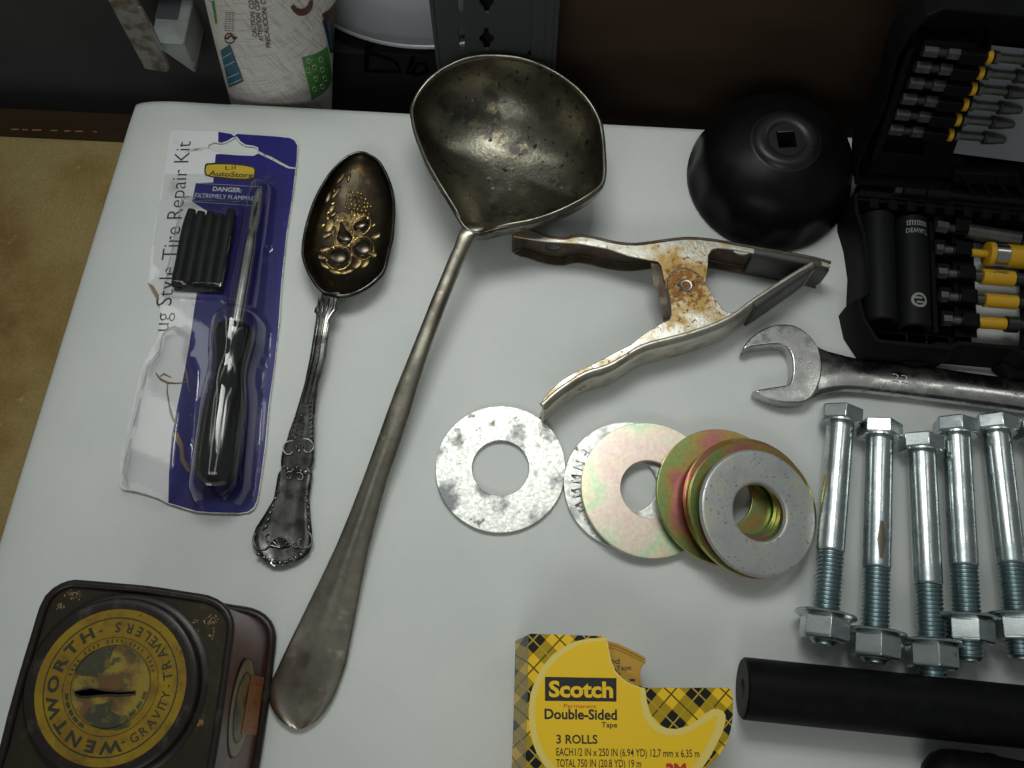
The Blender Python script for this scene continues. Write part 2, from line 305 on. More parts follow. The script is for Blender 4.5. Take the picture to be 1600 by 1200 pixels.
def clear_plastic():
    m = bpy.data.materials.new('clear_blister_plastic'); m.use_nodes = True; nt = m.node_tree; N = nt.nodes; L = nt.links
    for n in list(N):
        if n.type != 'OUTPUT_MATERIAL': N.remove(n)
    out = [n for n in N if n.type == 'OUTPUT_MATERIAL'][0]
    t = N.new('ShaderNodeBsdfTransparent'); t.inputs[0].default_value = (.95, .955, .95, 1)
    gl = N.new('ShaderNodeBsdfGlossy'); gl.inputs['Roughness'].default_value = .045
    lw = N.new('ShaderNodeFresnel'); lw.inputs[0].default_value = 1.5
    tc = N.new('ShaderNodeTexCoord'); mp = N.new('ShaderNodeMapping'); mp.inputs['Scale'].default_value = (1000,)*3
    nz = N.new('ShaderNodeTexNoise'); nz.inputs['Scale'].default_value = .12; nz.inputs['Detail'].default_value = 4
    bp = N.new('ShaderNodeBump'); bp.inputs['Strength'].default_value = .12; bp.inputs['Distance'].default_value = .0003
    L.new(tc.outputs['Object'], mp.inputs[0]); L.new(mp.outputs[0], nz.inputs['Vector']); L.new(nz.outputs['Fac'], bp.inputs['Height'])
    L.new(bp.outputs[0], gl.inputs['Normal']); L.new(bp.outputs[0], lw.inputs['Normal'])
    mx = N.new('ShaderNodeMixShader'); mn = N.new('ShaderNodeMath'); mn.operation = 'MINIMUM'; mn.inputs[1].default_value = .5; ad = N.new('ShaderNodeMath'); ad.operation = 'MULTIPLY_ADD'; ad.inputs[1].default_value = .95; ad.inputs[2].default_value = .0
    ad.inputs[1].default_value = 1.4; L.new(lw.outputs[0], ad.inputs[0]); L.new(ad.outputs[0], mn.inputs[0]); L.new(mn.outputs[0], mx.inputs[0]); L.new(t.outputs[0], mx.inputs[1]); L.new(gl.outputs[0], mx.inputs[2])
    L.new(mx.outputs[0], out.inputs[0]); return m
M['clear'] = clear_plastic()

def zinc_yellow(name, stops, rough, off):
    m = bpy.data.materials.new(name); m.use_nodes = True; nt = m.node_tree; N = nt.nodes; L = nt.links; b = N['Principled BSDF']
    tc = N.new('ShaderNodeTexCoord'); mp = N.new('ShaderNodeMapping'); mp.inputs['Scale'].default_value = (1000,)*3; mp.inputs['Location'].default_value = off
    L.new(tc.outputs['Object'], mp.inputs[0])
    nz = N.new('ShaderNodeTexNoise'); nz.inputs['Scale'].default_value = .028; nz.inputs['Detail'].default_value = 2.5; nz.inputs['Distortion'].default_value = .7; L.new(mp.outputs[0], nz.inputs['Vector'])
    ln = N.new('ShaderNodeVectorMath'); ln.operation = 'LENGTH'; L.new(tc.outputs['Object'], ln.inputs[0])
    ad = N.new('ShaderNodeMath'); ad.operation = 'MULTIPLY_ADD'; ad.inputs[1].default_value = 9.0; L.new(ln.outputs['Value'], ad.inputs[0]); L.new(nz.outputs['Fac'], ad.inputs[2])
    cr = N.new('ShaderNodeValToRGB'); L.new(ad.outputs[0], cr.inputs[0]); e = cr.color_ramp.elements
    while len(e) < len(stops): e.new(.5)
    for i, (p, c) in enumerate(stops): e[i].position = p; e[i].color = (*c, 1)
    n2 = N.new('ShaderNodeTexNoise'); n2.inputs['Scale'].default_value = .5; n2.inputs['Detail'].default_value = 5; L.new(mp.outputs[0], n2.inputs['Vector'])
    mr = N.new('ShaderNodeMapRange'); mr.inputs[1].default_value = .35; mr.inputs[2].default_value = .65; mr.inputs[3].default_value = .86; mr.inputs[4].default_value = 1.0; L.new(n2.outputs['Fac'], mr.inputs[0])
    q = N.new('ShaderNodeMix'); q.data_type = 'RGBA'; q.blend_type = 'MULTIPLY'; q.inputs[0].default_value = 1; L.new(cr.outputs[0], q.inputs[6])
    cc = N.new('ShaderNodeCombineColor'); [L.new(mr.outputs[0], cc.inputs[i]) for i in range(3)]; L.new(cc.outputs[0], q.inputs[7])
    L.new(q.outputs[2], b.inputs['Base Color']); b.inputs['Metallic'].default_value = 1.0; b.inputs['Roughness'].default_value = rough
    return m
GO, PK, GR, YE = (.50, .34, .12), (.56, .22, .20), (.30, .42, .16), (.62, .50, .20)
M['zinc_pale'] = zinc_yellow('pale_yellow_zinc', [(.3, (.90, .84, .64)), (.52, (.92, .84, .58)), (.66, (.92, .72, .66)), (.78, (.92, .82, .66)), (.86, (.68, .86, .60)), (.95, (.92, .84, .60))], .36, (3, 8, 0))
M['zinc_gold'] = zinc_yellow('gold_pink_zinc', [(.3, GO), (.46, GR), (.54, PK), (.62, PK), (.70, GO), (.80, GR), (.9, GO)], .32, (40, 8, 0))
M['zinc_deep'] = zinc_yellow('deep_gold_zinc', [(.3, (.42, .27, .07)), (.5, YE), (.62, GR), (.72, PK), (.85, (.40, .26, .07)), (.95, GO)], .28, (90, 20, 0))

def plaid(name, period, ofs):
    m = bpy.data.materials.new(name); m.use_nodes = True; nt = m.node_tree; N = nt.nodes; L = nt.links; b = N['Principled BSDF']
    tc = N.new('ShaderNodeTexCoord'); mp = N.new('ShaderNodeMapping'); mp.inputs['Rotation'].default_value = (0, 0, R(44)); mp.inputs['Scale'].default_value = (1000/period,)*3; mp.inputs['Location'].default_value = ofs
    L.new(tc.outputs['Object'], mp.inputs[0]); sp = N.new('ShaderNodeSeparateXYZ'); L.new(mp.outputs[0], sp.inputs[0])
    def mth(op, a, c=None, d=None):
        q = N.new('ShaderNodeMath'); q.operation = op
        for i, x in enumerate((a, c, d)):
            if x is None: continue
            if isinstance(x, (int, float)): q.inputs[i].default_value = x
            else: L.new(x, q.inputs[i])
        return q.outputs[0]
    def mixc(a, col, f):
        q = N.new('ShaderNodeMix'); q.data_type = 'RGBA'; L.new(f, q.inputs[0])
        if isinstance(a, tuple): q.inputs[6].default_value = (*a, 1)
        else: L.new(a, q.inputs[6])
        q.inputs[7].default_value = (*col, 1); return q.outputs[2]
    fa, fb = mth('FRACT', sp.outputs[0]), mth('FRACT', sp.outputs[1])
    A, B = mth('LESS_THAN', fa, .48), mth('LESS_THAN', fb, .48)
    AB = mth('MULTIPLY', A, B); O = mth('MAXIMUM', A, B)
    b.inputs['Specular IOR Level'].default_value = .2; c = mixc((.92, .58, .03), (.44, .30, .015), O); c = mixc(c, (.016, .016, .016), AB)
    for f in (fa, fb):
        dk = mth('COMPARE', f, .74, .02); c = mixc(c, (.13, .09, .015), dk)
        yl = mth('COMPARE', f, .24, .018); c = mixc(c, (.50, .36, .05), yl)
    L.new(c, b.inputs['Base Color']); b.inputs['Roughness'].default_value = .38
    return m
M['plaid'] = plaid('tartan_carton', 16.5, (.1, .35, 0))

def cup_paper():
    m = bpy.data.materials.new('printed_cup_paper'); m.use_nodes = True; nt = m.node_tree; N = nt.nodes; L = nt.links; b = N['Principled BSDF']
    tc = N.new('ShaderNodeTexCoord'); c = None
    for k, (rot, lo, hi) in enumerate(((62, .56, .64), (-28, .57, .65), (68, .60, .66), (-34, .60, .66))):
        mr_ = N.new('ShaderNodeMapping'); mr_.inputs['Rotation'].default_value = (0, 0, R(rot)); L.new(tc.outputs['UV'], mr_.inputs[0])
        mp = N.new('ShaderNodeMapping'); mp.inputs['Scale'].default_value = (.055, .75 if k < 2 else 1.2, 1); mp.inputs['Location'].default_value = (k*7.3, k*3.1, 0); L.new(mr_.outputs[0], mp.inputs[0])
        nz = N.new('ShaderNodeTexNoise'); nz.inputs['Scale'].default_value = 1; nz.inputs['Detail'].default_value = 3; L.new(mp.outputs[0], nz.inputs['Vector'])
        r = N.new('ShaderNodeMapRange'); r.inputs[1].default_value = lo; r.inputs[2].default_value = hi; r.inputs[4].default_value = .75; L.new(nz.outputs['Fac'], r.inputs[0])
        q = N.new('ShaderNodeMix'); q.data_type = 'RGBA'; L.new(r.outputs[0], q.inputs[0])
        if c is None: q.inputs[6].default_value = (.90, .87, .83, 1)
        else: L.new(c, q.inputs[6])
        q.inputs[7].default_value = (.60, .53, .48, 1); c = q.outputs[2]
    L.new(c, b.inputs['Base Color']); b.inputs['Roughness'].default_value = .55; return m
M['cup'] = cup_paper()
# ================================================================== THE SETTING
BZ = -8.8
E0 = P(0, 155, BZ); E1 = P(1330, 219, BZ); EX = (E1-E0).normalized(); EY = V((-EX.y, EX.x, 0)); UP = V((0, 0, 1))
def bk(px, py, off): return PP(px, py, E0+EY*off, EY)               # pixel on a vertical plane behind the bench edge
def bw(a, b, z): return E0+EX*a+EY*b+UP*z                            # bench frame: along, behind, up
b_ = MB(); Sm = P(100, 204, BZ); dS = (Sm-E0).dot(EY)
b_.box(bw(400, (dS-700)/2, -20+BZ), EX*900, EY*((700+dS)/2-.15), UP*20)
structure('bench_top', b_, M['bench'], bevel=.5)
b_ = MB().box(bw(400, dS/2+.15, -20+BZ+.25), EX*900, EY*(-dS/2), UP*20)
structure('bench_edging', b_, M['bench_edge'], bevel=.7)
b_ = MB()
for (x0, x1) in ((18, 30), (35, 44), (51, 65), (80, 90), (101, 110), (118, 130), (146, 152)):
    a = P(x0, 202+x0*.03, BZ); c = P(x1, 202+x1*.03, BZ); h = V((0, .35+random.random()*.3, 0))
    b_.add([Z(a-h, BZ+.27), Z(c-h*.5, BZ+.27), Z(c+h, BZ+.5), Z(a+h*.6, BZ+.5)], [(0, 1, 2, 3)])
o = structure('edging_chips', b_, M['chip'])
b_ = MB().box(bw(400, 400, -110), EX*900, EY*420, UP*5); structure('lower_floor', b_, M['void'])

# paper
A0 = P(211, 167, -8); B0 = P(8, 824, -8); C0 = P(1330, 215, 0)
u1 = Z(C0-A0, 0).normalized(); v1 = Z(B0-A0, 0).normalized()
NU, NV = 190, 150; LU, LV = 640.0, 470.0
def paper_pt(i, j):
    u = LU*(i/NU)**1.25; v = LV*j/NV
    p = A0+u1*u+v1*v
    z = 0.0; k = 30.0
    if u < k: z = -7.9*(1-math.sqrt(max(0, 1-((k-u)/k)**2)))
    if u < 60 and v < 14: z -= .5*(1-v/14)
    amp = min(1, max(0, (u-10)/40))
    z -= .22*amp*(1+noise.noise(V((p.x*.012, p.y*.012, 3))))
    cr = P(763, 450, 0); d = abs((p.x-cr.x)-(p.y-cr.y)*.02); z -= .45*math.exp(-d/7)*min(1, max(0, (210-p.y)/60))
    cr = P(900, 905, 0); d = abs((p.y-cr.y)+(p.x-cr.x)*.06); z -= .35*math.exp(-d/9)
    cr = P(430, 205, 0); q = (p-cr); z -= .8*math.exp(-(q.x/22)**2-((q.y+q.x*.25)/7)**2)
    return V((p.x, p.y, z-.02))
pm = MB().grid(NU, NV, paper_pt)
single('paper_sheet', pm, M['paper'], 'large white paper sheet spread over the bench beneath the tools', 'paper', smooth=80, solid=.3)

# ================================================================== BEHIND THE BENCH
t = thing('storage_cabinet', 'grey steel panel standing in shade behind the bench at upper left', 'cabinet', bk(120, 60, 45))
a = (bk(345, 60, 45)-E0).dot(EX)
part('panel', MB().box(bw(a/2-120, 53, -20), EX*(a/2+120), EY*8, UP*82), M['panel'], t, bevel=2)
part('top_rail', MB().box(bw(a/2-120, 56, 65), EX*(a/2+120), EY*14, UP*3), M['panel'], t, bevel=1)

t = thing('plastic_strip', 'upright off-white plastic strip smeared with brown dirt beside the hollow bracket', 'strip', bk(240, 110, 12))
q = [bk(168, 0, 12), bk(223, 102, 12), bk(226, 108, 12), bk(261, 113.5, 12), bk(265, 109, 12), bk(229, 37, 12), bk(207, 0, 12)]
up = [(q[0]-q[1]).normalized()*12, (q[6]-q[5]).normalized()*12]
q = [q[0]+up[0]]+q+[q[6]+up[1]]
part('strip_body', MB().loft([q, [p+EY*5 for p in q]]), M['plastic_dirty'], t, bevel=.6)
e = [bk(214, 12, 11.6), bk(219, 12, 11.6), bk(256, 80, 11.6), bk(252, 80, 11.6)]
part('raised_edge', MB().loft([e, [p+EY*.7 for p in e]]), M['plastic_dirty'], t)

t = thing('hollow_bracket', 'pale plastic bracket with a pointed lower corner and square hollow, left of the paper cup', 'bracket', bk(287, 68, 15))
TR = bk(287, 68, 15); BRp = bk(306, 114, 15); TL = bk(232, 62, 15); TL.z = TR.z
DEP = 52
f1 = [TR, BRp, BRp+(TL-TR)*.09+UP*1.2, TL]
part('bracket_body', MB().loft([f1, [p+EY*DEP for p in f1]]), M['plastic_pale'], t, bevel=.7)
ew = (TL-TR); c_ = TR+ew*.55+EY*(DEP*.68)+UP*.2
r_ = [TR+ew*.32+EY*16, TR+ew*1.0+EY*16, TR+ew*1.0+EY*DEP, TR+ew*.32+EY*DEP]
part('hollow', MB().loft([[p+UP*.25 for p in r_], [p+UP*.35 for p in r_]]), M['plastic_shade'], t)  # flat dark sheet laid on top, stands in for the shaded recess
part('front_lip', MB().tube([TR+UP*.3-EY*.2, TL+UP*.3-EY*.2], .7, 8), M['plastic_pale'], t)
part('corner_chip', MB().ell(BRp+UP*5+EY*2+EX*.2, 1.0, 2.5, 2.5), M['plastic_dirty'], t)

# cup
tb = bk(439, 172, 33); t = thing('paper_cup', 'printed paper cup with green and blue patches leaning behind the paper edge', 'cup', tb)
cb = bk(441, 165, 34); ctp = bk(424, 0, 38); ca = (ctp-cb).normalized(); cl = (ctp-cb).length
def cup_r(h): return 31.0+(h)*(4.2/cl)
cz0, cz1 = -45.0, cl+70
cxd = (EX-ca*EX.dot(ca)).normalized(); cyd = ca.cross(cxd)            # cyd points behind, front is -cyd
def cup_pt(ang, h, off=0.0):                                        # ang 0 faces the camera, positive to the right
    r = cup_r(h)+off
    dent = 1-.012*math.sin(3*ang+h*.04)
    return cb+ca*h+(cxd*math.sin(ang)-cyd*math.cos(ang))*(r*dent)
NA, NH = 72, 40
mb = MB().grid(NA, NH, lambda i, j: cup_pt(2*math.pi*i/NA-math.pi, cz0+(cz1-cz0)*j/NH))
cupo = part('cup_wall', mb, M['cup'], t, smooth=60, fix=False)
uv = cupo.data.uv_layers.new(name='UVMap')
for lp in cupo.data.loops:
    p = V(cupo.data.vertices[lp.vertex_index].co)/S+tb-cb
    h = p.dot(ca); uv.data[lp.index].uv = (math.atan2(p.dot(cxd), -p.dot(cyd))*33, h)
part('rolled_rim', MB().tube([cup_pt(2*math.pi*k/40, cz1) for k in range(40)], 1.6, 8, closed=True), M['cream_print'], t)
def cup_inv(px, py):                                                # pixel on the front of the cup
    c = V((0, 0, CAMH)); d = ray(px, py).normalized(); s = 300.0
    for _ in range(900):
        p = c+d*s-cb; h = p.dot(ca); q = p-ca*h
        if q.length < cup_r(h): break
        s += .5
    return math.atan2(q.dot(cxd), -q.dot(cyd)), h
def cup_patch(corners, m, name, off, n=10, flip=False):
    cs = [cup_inv(*c) for c in corners]
    def fn(i, j):
        a, b = i/n, j/n
        x = [(cs[0][k]*(1-a)+cs[1][k]*a)*(1-b)+(cs[3][k]*(1-a)+cs[2][k]*a)*b for k in (0, 1)]
        return cup_pt(x[0], x[1], off)
    return part(name, MB().grid(n, n, fn), m, t, smooth=60)
cup_patch([(345, 79), (359, 69), (381, 127), (359, 136)], M['blue_print'], 'blue_patch', .3)
cup_patch([(470, 88), (511, 72), (518, 124), (486, 155)], M['green_print'], 'green_patch', .25)
cup_patch([(503, 31), (524, 28), (521, 82), (515, 82)], M['navy_print'], 'dark_cup_print', .3)
cup_patch([(503, 22), (524, 2), (526, 26), (505, 28)], M['brown_print'], 'brown_swirl', .33)
cup_patch([(510, 32), (514, 32), (519, 78), (517, 78)], M['blue_print'], 'blue_streak', .42)
cup_patch([(330, 2), (335, 0), (339, 36), (336, 38)], M['green_print'], 'green_patch', .25)
for yy in (85, 98, 116, 126):                                       # wavy cream lines on the blue patch
    k = (yy-80)/57
    cup_patch([(347+14*k, yy+5), (360+21*k, yy-3), (360.5+21*k, yy-1.8), (347+14*k, yy+6.2)], M['cream_print'], 'wave_line', .4, 6)
mb = MB()
for cx_, cy_ in ((481, 94), (490, 104), (500, 92), (480, 108), (502, 108), (492, 122), (506, 122), (490, 138), (502, 134)):
    mb.tube([cup_pt(*cup_inv(cx_+3*math.cos(k*.7), cy_+4*math.sin(k*.7)), .35) for k in range(9)], .22, 4, closed=True)
part('ring_print', mb, M['cream_print'], t)
mb = MB()
mb.tube([cup_pt(*cup_inv(470+16*math.cos(a), -2+20*math.sin(a)), .3) for a in [R(150-k*13) for k in range(12)]], [1.0+1.1*math.sin(k/11*3.1) for k in range(12)], 6)
part('brown_swirl', mb, M['brown_print'], t)
def cup_line(txt, a, b, wpx, m):
    A, B = cup_inv(*a), cup_inv(*b)
    vs_, fs_, wd = text2d(txt, .012); mb_ = MB()
    da, dh = B[0]-A[0], B[1]-A[1]; Ln = math.hypot(da*33, dh)
    nx, nh = -dh/Ln, da*33/Ln; hh = wpx*.36
    mb_.add([cup_pt(A[0]+da*x/wd+nx*y/CAP*hh/33, A[1]+dh*x/wd+nh*y/CAP*hh, .3) for x, y in vs_], fs_)
    part('lettering', mb_, m, t)
cup_line('CAUTION: CONTENTS HOT', (402, 57), (390, -62), 6, M['brown_print'])
cup_line('ATTENTION: CONTENU CHAUD', (412, 63), (398, -62), 6, M['brown_print'])
cup_line('PRECAUCION: CONTENIDO', (423, 73), (408, -62), 6, M['brown_print'])
mb = MB().tube([cup_pt(*cup_inv(359+8*math.cos(k*.63), 60+8*math.sin(k*.63)), .3) for k in range(10)], .35, 5, closed=True)
mb.tube([cup_pt(*cup_inv(352+3*k, 58+3*math.sin(k*1.6)), .3) for k in range(7)], .5, 5)
part('recycling_mark', mb, M['brown_print'], t)
mb = MB()
for i, x in enumerate((351, 356, 361)):
    for k in range(9): mb.tube([cup_pt(*cup_inv(x+.5*i+.22*k, 48-3.6*k), .3), cup_pt(*cup_inv(x+3.4+.5*i+.22*k, 47.2-3.6*k), .3)], .16, 4)
part('fine_print', mb, M['brown_print'], t)

# bowl on dark carton, with marker scrawl
t = thing('marked_carton', 'dark carton with black marker scrawl behind the steel upright', 'carton', bk(600, 120, 62))
bx0 = (bk(500, 100, 60)-E0).dot(EX); bx1 = (bk(760, 100, 60)-E0).dot(EX); zt = bk(656, 72.5, 46).z-2.0
part('carton_body', MB().box(bw((bx0+bx1)/2, 147, (zt-105)/2), EX*((bx1-bx0)/2), EY*99, UP*((zt+105)/2)), M['dark_box'], t, bevel=1)
def scrawl(pts): return MB().tube([bk(x, y, 47.8) for x, y in pts], 1.5, 6)
s1 = scrawl([(574, 66), (573, 84), (572, 110)]); s1.tube([bk(x, y, 47.8) for x, y in ((574, 83), (600, 88), (620, 98), (625, 111), (600, 111), (572, 110))], 1.3, 6)
s1.tube([bk(x, y, 47.8) for x, y in ((646, 88), (640, 104), (636, 112), (655, 116), (668, 110), (664, 99), (652, 100), (646, 110), (650, 118))], 1.5, 6)
part('marker_scrawl', s1, M['marker'], t)
rim = bk(656, 72.5, 46); rc = rim-EX*2+EY*104
t = thing('enamel_bowl', 'white enamel bowl turned upside down between cup and steel upright', 'bowl', Z(rc, rim.z))
pr = [(103.6, 0), (103, 8), (101.5, 25), (97, 48), (88, 68), (72, 86), (48, 97), (24, 101), (0.01, 102)]
part('bowl_wall', MB().lathe(Z(rc, rim.z), UP, pr, 64, (False, True)), M['enamel'], t, smooth=60, solid=-1.0)
part('bowl_rim', MB().tube([Z(rc, rim.z)+V((104*math.cos(R(k*3)), 104*math.sin(R(k*3)), 0)) for k in range(120)], 1.7, 8, closed=True), M['enamel'], t)

# steel upright with slots
t = thing('steel_upright', 'grey steel shelf upright with keyhole slots behind the ladle', 'upright', bk(770, 110, 14))
OB = 14
def loc2(px, py): q = bk(px, py, OB)-E0; return V((q.dot(EX), q.z, 0))
x0 = loc2(684, 60).x; x1 = loc2(812, 60).x; x2 = loc2(864, 60).x; ztop = loc2(770, 0).y+30
def keyhole(cx_, cy_, pts): return [loc2(cx_+a, cy_+b) for a, b in pts]
KH = [(-3, -22), (3, -22), (4, -14), (11, -9), (12, -2), (6, 4), (4, 12), (-3, 12), (-5, 4), (-11, -1), (-11, -8), (-5, -13)]
holes = [keyhole(760, 9, KH), keyhole(760, 66, KH),
         [loc2(x, y) for x, y in ((714, -4), (724, -4), (723, 21), (716, 20))], [loc2(x, y) for x, y in ((716, 45), (726, 45), (726, 77), (718, 75))],
         [loc2(836+12*math.cos(R(a)), 85+8*math.sin(R(a))) for a in range(0, 360, 20)]]
outer = [V((x0, -95, 0)), V((x2, -95, 0)), V((x2, ztop, 0)), V((x0, ztop, 0))]
mb = MB().plate(outer, -1, 1, .2, holes)
mb.v = [bw(p.x, OB+1-p.z, p.y) for p in mb.v]
part('slotted_face', mb, M['bracket'], t)
part('side_flange', MB().box(bw(x0-1.2, OB+14, (ztop-95)/2), EX*1.2, EY*14.5, UP*((ztop+95)/2)), M['bracket'], t, bevel=.6)
part('side_flange', MB().box(bw(x2+1.2, OB+14, (ztop-95)/2), EX*1.2, EY*14.5, UP*((ztop+95)/2)), M['bracket'], t, bevel=.6)
rk0, rk1 = loc2(736, 40).x, loc2(796, 40).x
part('added_dark_strip', MB().box(bw((rk0+rk1)/2, OB+9, (ztop-95)/2), EX*((rk1-rk0)/2), EY*2, UP*((ztop+95)/2-1)), M['dark_box'], t)  # dark strip added behind the keyholes so they show black
part('raised_strip', MB().box(bw((x1+x2)/2+.8, OB-.35, (ztop-95)/2+18), EX*((x2-x1)/2-5.5), EY*.35, UP*((ztop+95)/2-40)), M['bracket'], t, bevel=.2)

# cardboard box
t = thing('cardboard_box', 'plain brown cardboard box standing in shade behind the black cap wrench', 'box', bk(1100, 150, 30))
cx0 = (bk(845, 60, 34)-E0).dot(EX); cx1 = (bk(1900, 60, 34)-E0).dot(EX)
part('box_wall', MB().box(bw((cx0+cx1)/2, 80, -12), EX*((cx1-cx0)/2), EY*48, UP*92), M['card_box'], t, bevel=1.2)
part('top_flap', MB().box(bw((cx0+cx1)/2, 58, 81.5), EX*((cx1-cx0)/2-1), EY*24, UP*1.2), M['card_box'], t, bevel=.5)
# ================================================================== TIRE REPAIR KIT
kt = thing('repair_kit_package', 'torn blue and white carded blister package holding a black-handled tool', 'package', P(320, 520, 0))
CZ = 1.1
def pl(pts, z): return [P(x, y, z) for x, y in pts]
card = [(266, 205), (270, 202), (300, 203.5), (341, 205), (362, 208), (366, 212), (369, 208), (400, 210), (430, 212), (454, 214.5), (462, 218), (466, 227), (465, 250), (463, 266), (456, 320), (449, 364), (441, 440), (436, 514), (430, 570), (421, 633), (415, 700), (408, 752), (403, 783), (397, 795), (388, 801), (375, 803), (330, 802), (306, 800), (285, 794), (263, 787), (250, 780), (238, 775), (215, 769), (191, 765), (187, 760), (186, 745), (187, 721), (194, 690), (201, 661), (208, 630), (219, 582), (227, 562), (236, 545), (244, 534), (248, 522), (249, 500), (250, 481), (247, 468), (240, 455), (231, 443), (232, 430), (236, 395), (241, 350), (248, 312), (255, 279), (259, 250), (263, 222)]
hole = [(324, 232), (326, 226), (334, 222), (346, 224), (356, 221), (363, 217), (368, 214), (374, 222), (384, 228), (396, 229), (402, 231), (402, 239), (395, 242), (370, 241), (345, 239), (333, 236)]
part('backing_card', MB().plate(pl(card, CZ), .35, CZ, .12, [pl(hole, CZ)]), M['card_white'], kt)
blue = [(341, 206), (361, 209), (366, 213), (370, 209), (400, 211), (430, 213), (453, 215.5), (460, 219), (464.5, 227), (463.5, 250), (461.5, 266), (454.5, 320), (447.5, 364), (439.5, 440), (434.5, 514), (428.5, 570), (419.5, 633), (413.5, 700), (406.5, 752), (401.5, 782), (396, 793), (387, 799.5), (375, 801.5), (330, 800.5), (307, 798.5), (285, 792), (263, 785.5), (264, 740), (268, 684), (276, 640), (283, 607), (290, 570), (296, 537), (299, 517), (303, 486), (308, 455), (312, 436), (320, 380), (324, 330), (300, 315), (306, 286), (333, 285), (335, 262), (337, 241), (345, 240.5), (370, 242.5), (396, 243.5), (403, 240), (403.5, 230.5), (396, 227.5), (384, 226), (376, 221), (370, 213), (362, 215.5), (355, 220), (346, 223), (341, 222)]
part('blue_print', MB().plate(pl(blue, CZ+.1), CZ+.06, CZ+.10, 0), M['card_blue'], kt)
part('torn_strip', MB().plate(pl([(402, 235), (412, 240), (424, 245), (438, 253), (452, 260.5), (463, 262), (463, 264), (450, 263), (436, 256), (420, 247.5), (408, 242), (402, 239)], CZ+.2), CZ+.1, CZ+.25, 0), M['card_torn'], kt)
part('torn_strip', MB().plate(pl([(288, 238), (300, 232), (318, 230), (324, 231), (316, 234), (302, 236)], CZ+.2), CZ+.03, CZ+.12, 0), M['card_torn'], kt)
part('torn_strip', MB().plate(pl([(268, 676), (278, 676), (286, 694), (288, 716), (298, 738), (292, 736), (282, 720), (281, 700)], CZ+.2), CZ+.1, CZ+.35, 0), M['card_kraft'], kt)
part('torn_edge', MB().plate(pl([(231, 441), (240, 447), (249, 462), (246, 468), (239, 456)], CZ+.2), CZ+.02, CZ+.3, 0), M['card_kraft'], kt)
mb = MB()
for seg in (card[11:18], card[17:25], card[25:34]):
    mb.tube(pl([(x+random.uniform(-.6, .6), y) for x, y in seg], CZ), .28, 5)
part('frayed_edge', mb, M['card_torn'], kt)
lz = CZ+.16
mb = MB()
for pts in ([(243, 582), (250, 592), (262, 598), (276, 599), (291, 597)], [(262, 598), (261, 612), (264, 630), (267, 645), (271, 656), (276, 666)], [(250, 588), (256, 584), (268, 590)], [(290, 575), (292, 590), (296, 612)]):
    q_ = pl(pts, CZ+.35); mb.tube(q_, [.25]+[random.uniform(.35, .8) for _ in q_[2:]]+[.2], 6)
part('glue_residue', mb, M['card_kraft'], kt)
mb = MB(); text_px(mb, 'ug Style Tire Repair Kit', (263, 517), (298.5, 221), 25, CZ+.08, -.008); part('lettering', mb, M['ink'], kt)
logo = [(320, 258), (323, 255), (340, 254), (360, 254.5), (380, 256.5), (396, 260), (400, 264), (399, 274), (398, 280), (385, 282), (365, 281), (345, 278.5), (330, 277), (321, 274), (319, 268)]
part('logo_border', MB().plate(pl(logo, lz), lz-.03, lz, 0), M['ink'], kt)
cxl, cyl = 360, 268
part('logo_plate', MB().plate(pl([(cxl+(x-cxl)*.94, cyl+(y-cyl)*.80) for x, y in logo], lz+.05), lz, lz+.05, 0), M['yellow_print'], kt)
mb = MB(); text_px(mb, 'AutoStore', (326, 274), (395, 278), 9, lz+.09, .012); text_px(mb, 'Lil', (352, 265.5), (368, 264.5), 7.5, lz+.09, 0); part('lettering', mb, M['ink'], kt)
mb = MB(); text_px(mb, 'DANGER:', (332, 298), (377, 300.5), 7.5, lz, .025); text_px(mb, 'EXTREMELY FLAMMABLE', (304, 308), (406, 314), 7.5, lz, 0.0)
for a_, b_2 in (((305, 286), (409, 292)), ((300, 315), (404, 322)), ((409, 292), (404, 322))):
    mb.tube([P(*a_, lz), P(*b_2, lz)], .14, 4)
part('lettering', mb, M['white_print'], kt)
# blister, one formed sheet of clear plastic
TZ = 13.0
H0, H1 = P(368, 512, TZ), P(337, 752, TZ); S0 = P(406, 296, 8)
TB0, TB1 = P(273, 530, 5), P(240, 735, 8)
def seg_d(p, a, b):
    ab = Z(b-a, 0); q = Z(p-a, 0); k = max(0, min(1, q.dot(ab)/ab.length_squared)); return (q-ab*k).length, k
PK0, PK1 = P(332, 322, 5), P(308, 449, 5); pkd = Z(PK1-PK0, 0).normalized(); pkn = V((-pkd.y, pkd.x, 0))
def plateau(d, Rr, h, soft): 
    k = max(0, min(1, (Rr-d)/soft)); return h*(k*k*(3-2*k))**.7
def dome(d, Rr, h): return h*math.sqrt(max(0, 1-(d/Rr)**2))
def blist(p):
    h = 0
    d, k = seg_d(p, H0, H1); Rr = 15-2.0*math.exp(-((k-.28)/.14)**2); h = max(h, dome(d, Rr, 26.3-1.5*math.exp(-((k-.28)/.14)**2)))
    d, k = seg_d(p, S0, H0); h = max(h, dome(d, 7.5+2*k, 13+6*k))
    q = Z(p-(PK0+PK1)/2, 0); a = abs(q.dot(pkd)); b = abs(q.dot(pkn)); L2 = (PK1-PK0).length/2
    h = max(h, plateau(max(a-L2-1.5, b-15, 0)+0, 3.0, 10.0, 2.9))
    d, k = seg_d(p, TB0, TB1); Rr = 8 if k < .12 else 8+min(1, (k-.12)/.1)*4+3*k; h = max(h, plateau(d, Rr, 8+6*k, 3.0))
    d, k = seg_d(p, P(340, 770, 0), P(395, 300, 0)); 
    return h
ga, gb = P(262, 290, 1), P(205, 775, 1); gx = V((1, 0, 0)); NX, NY = 74, 150
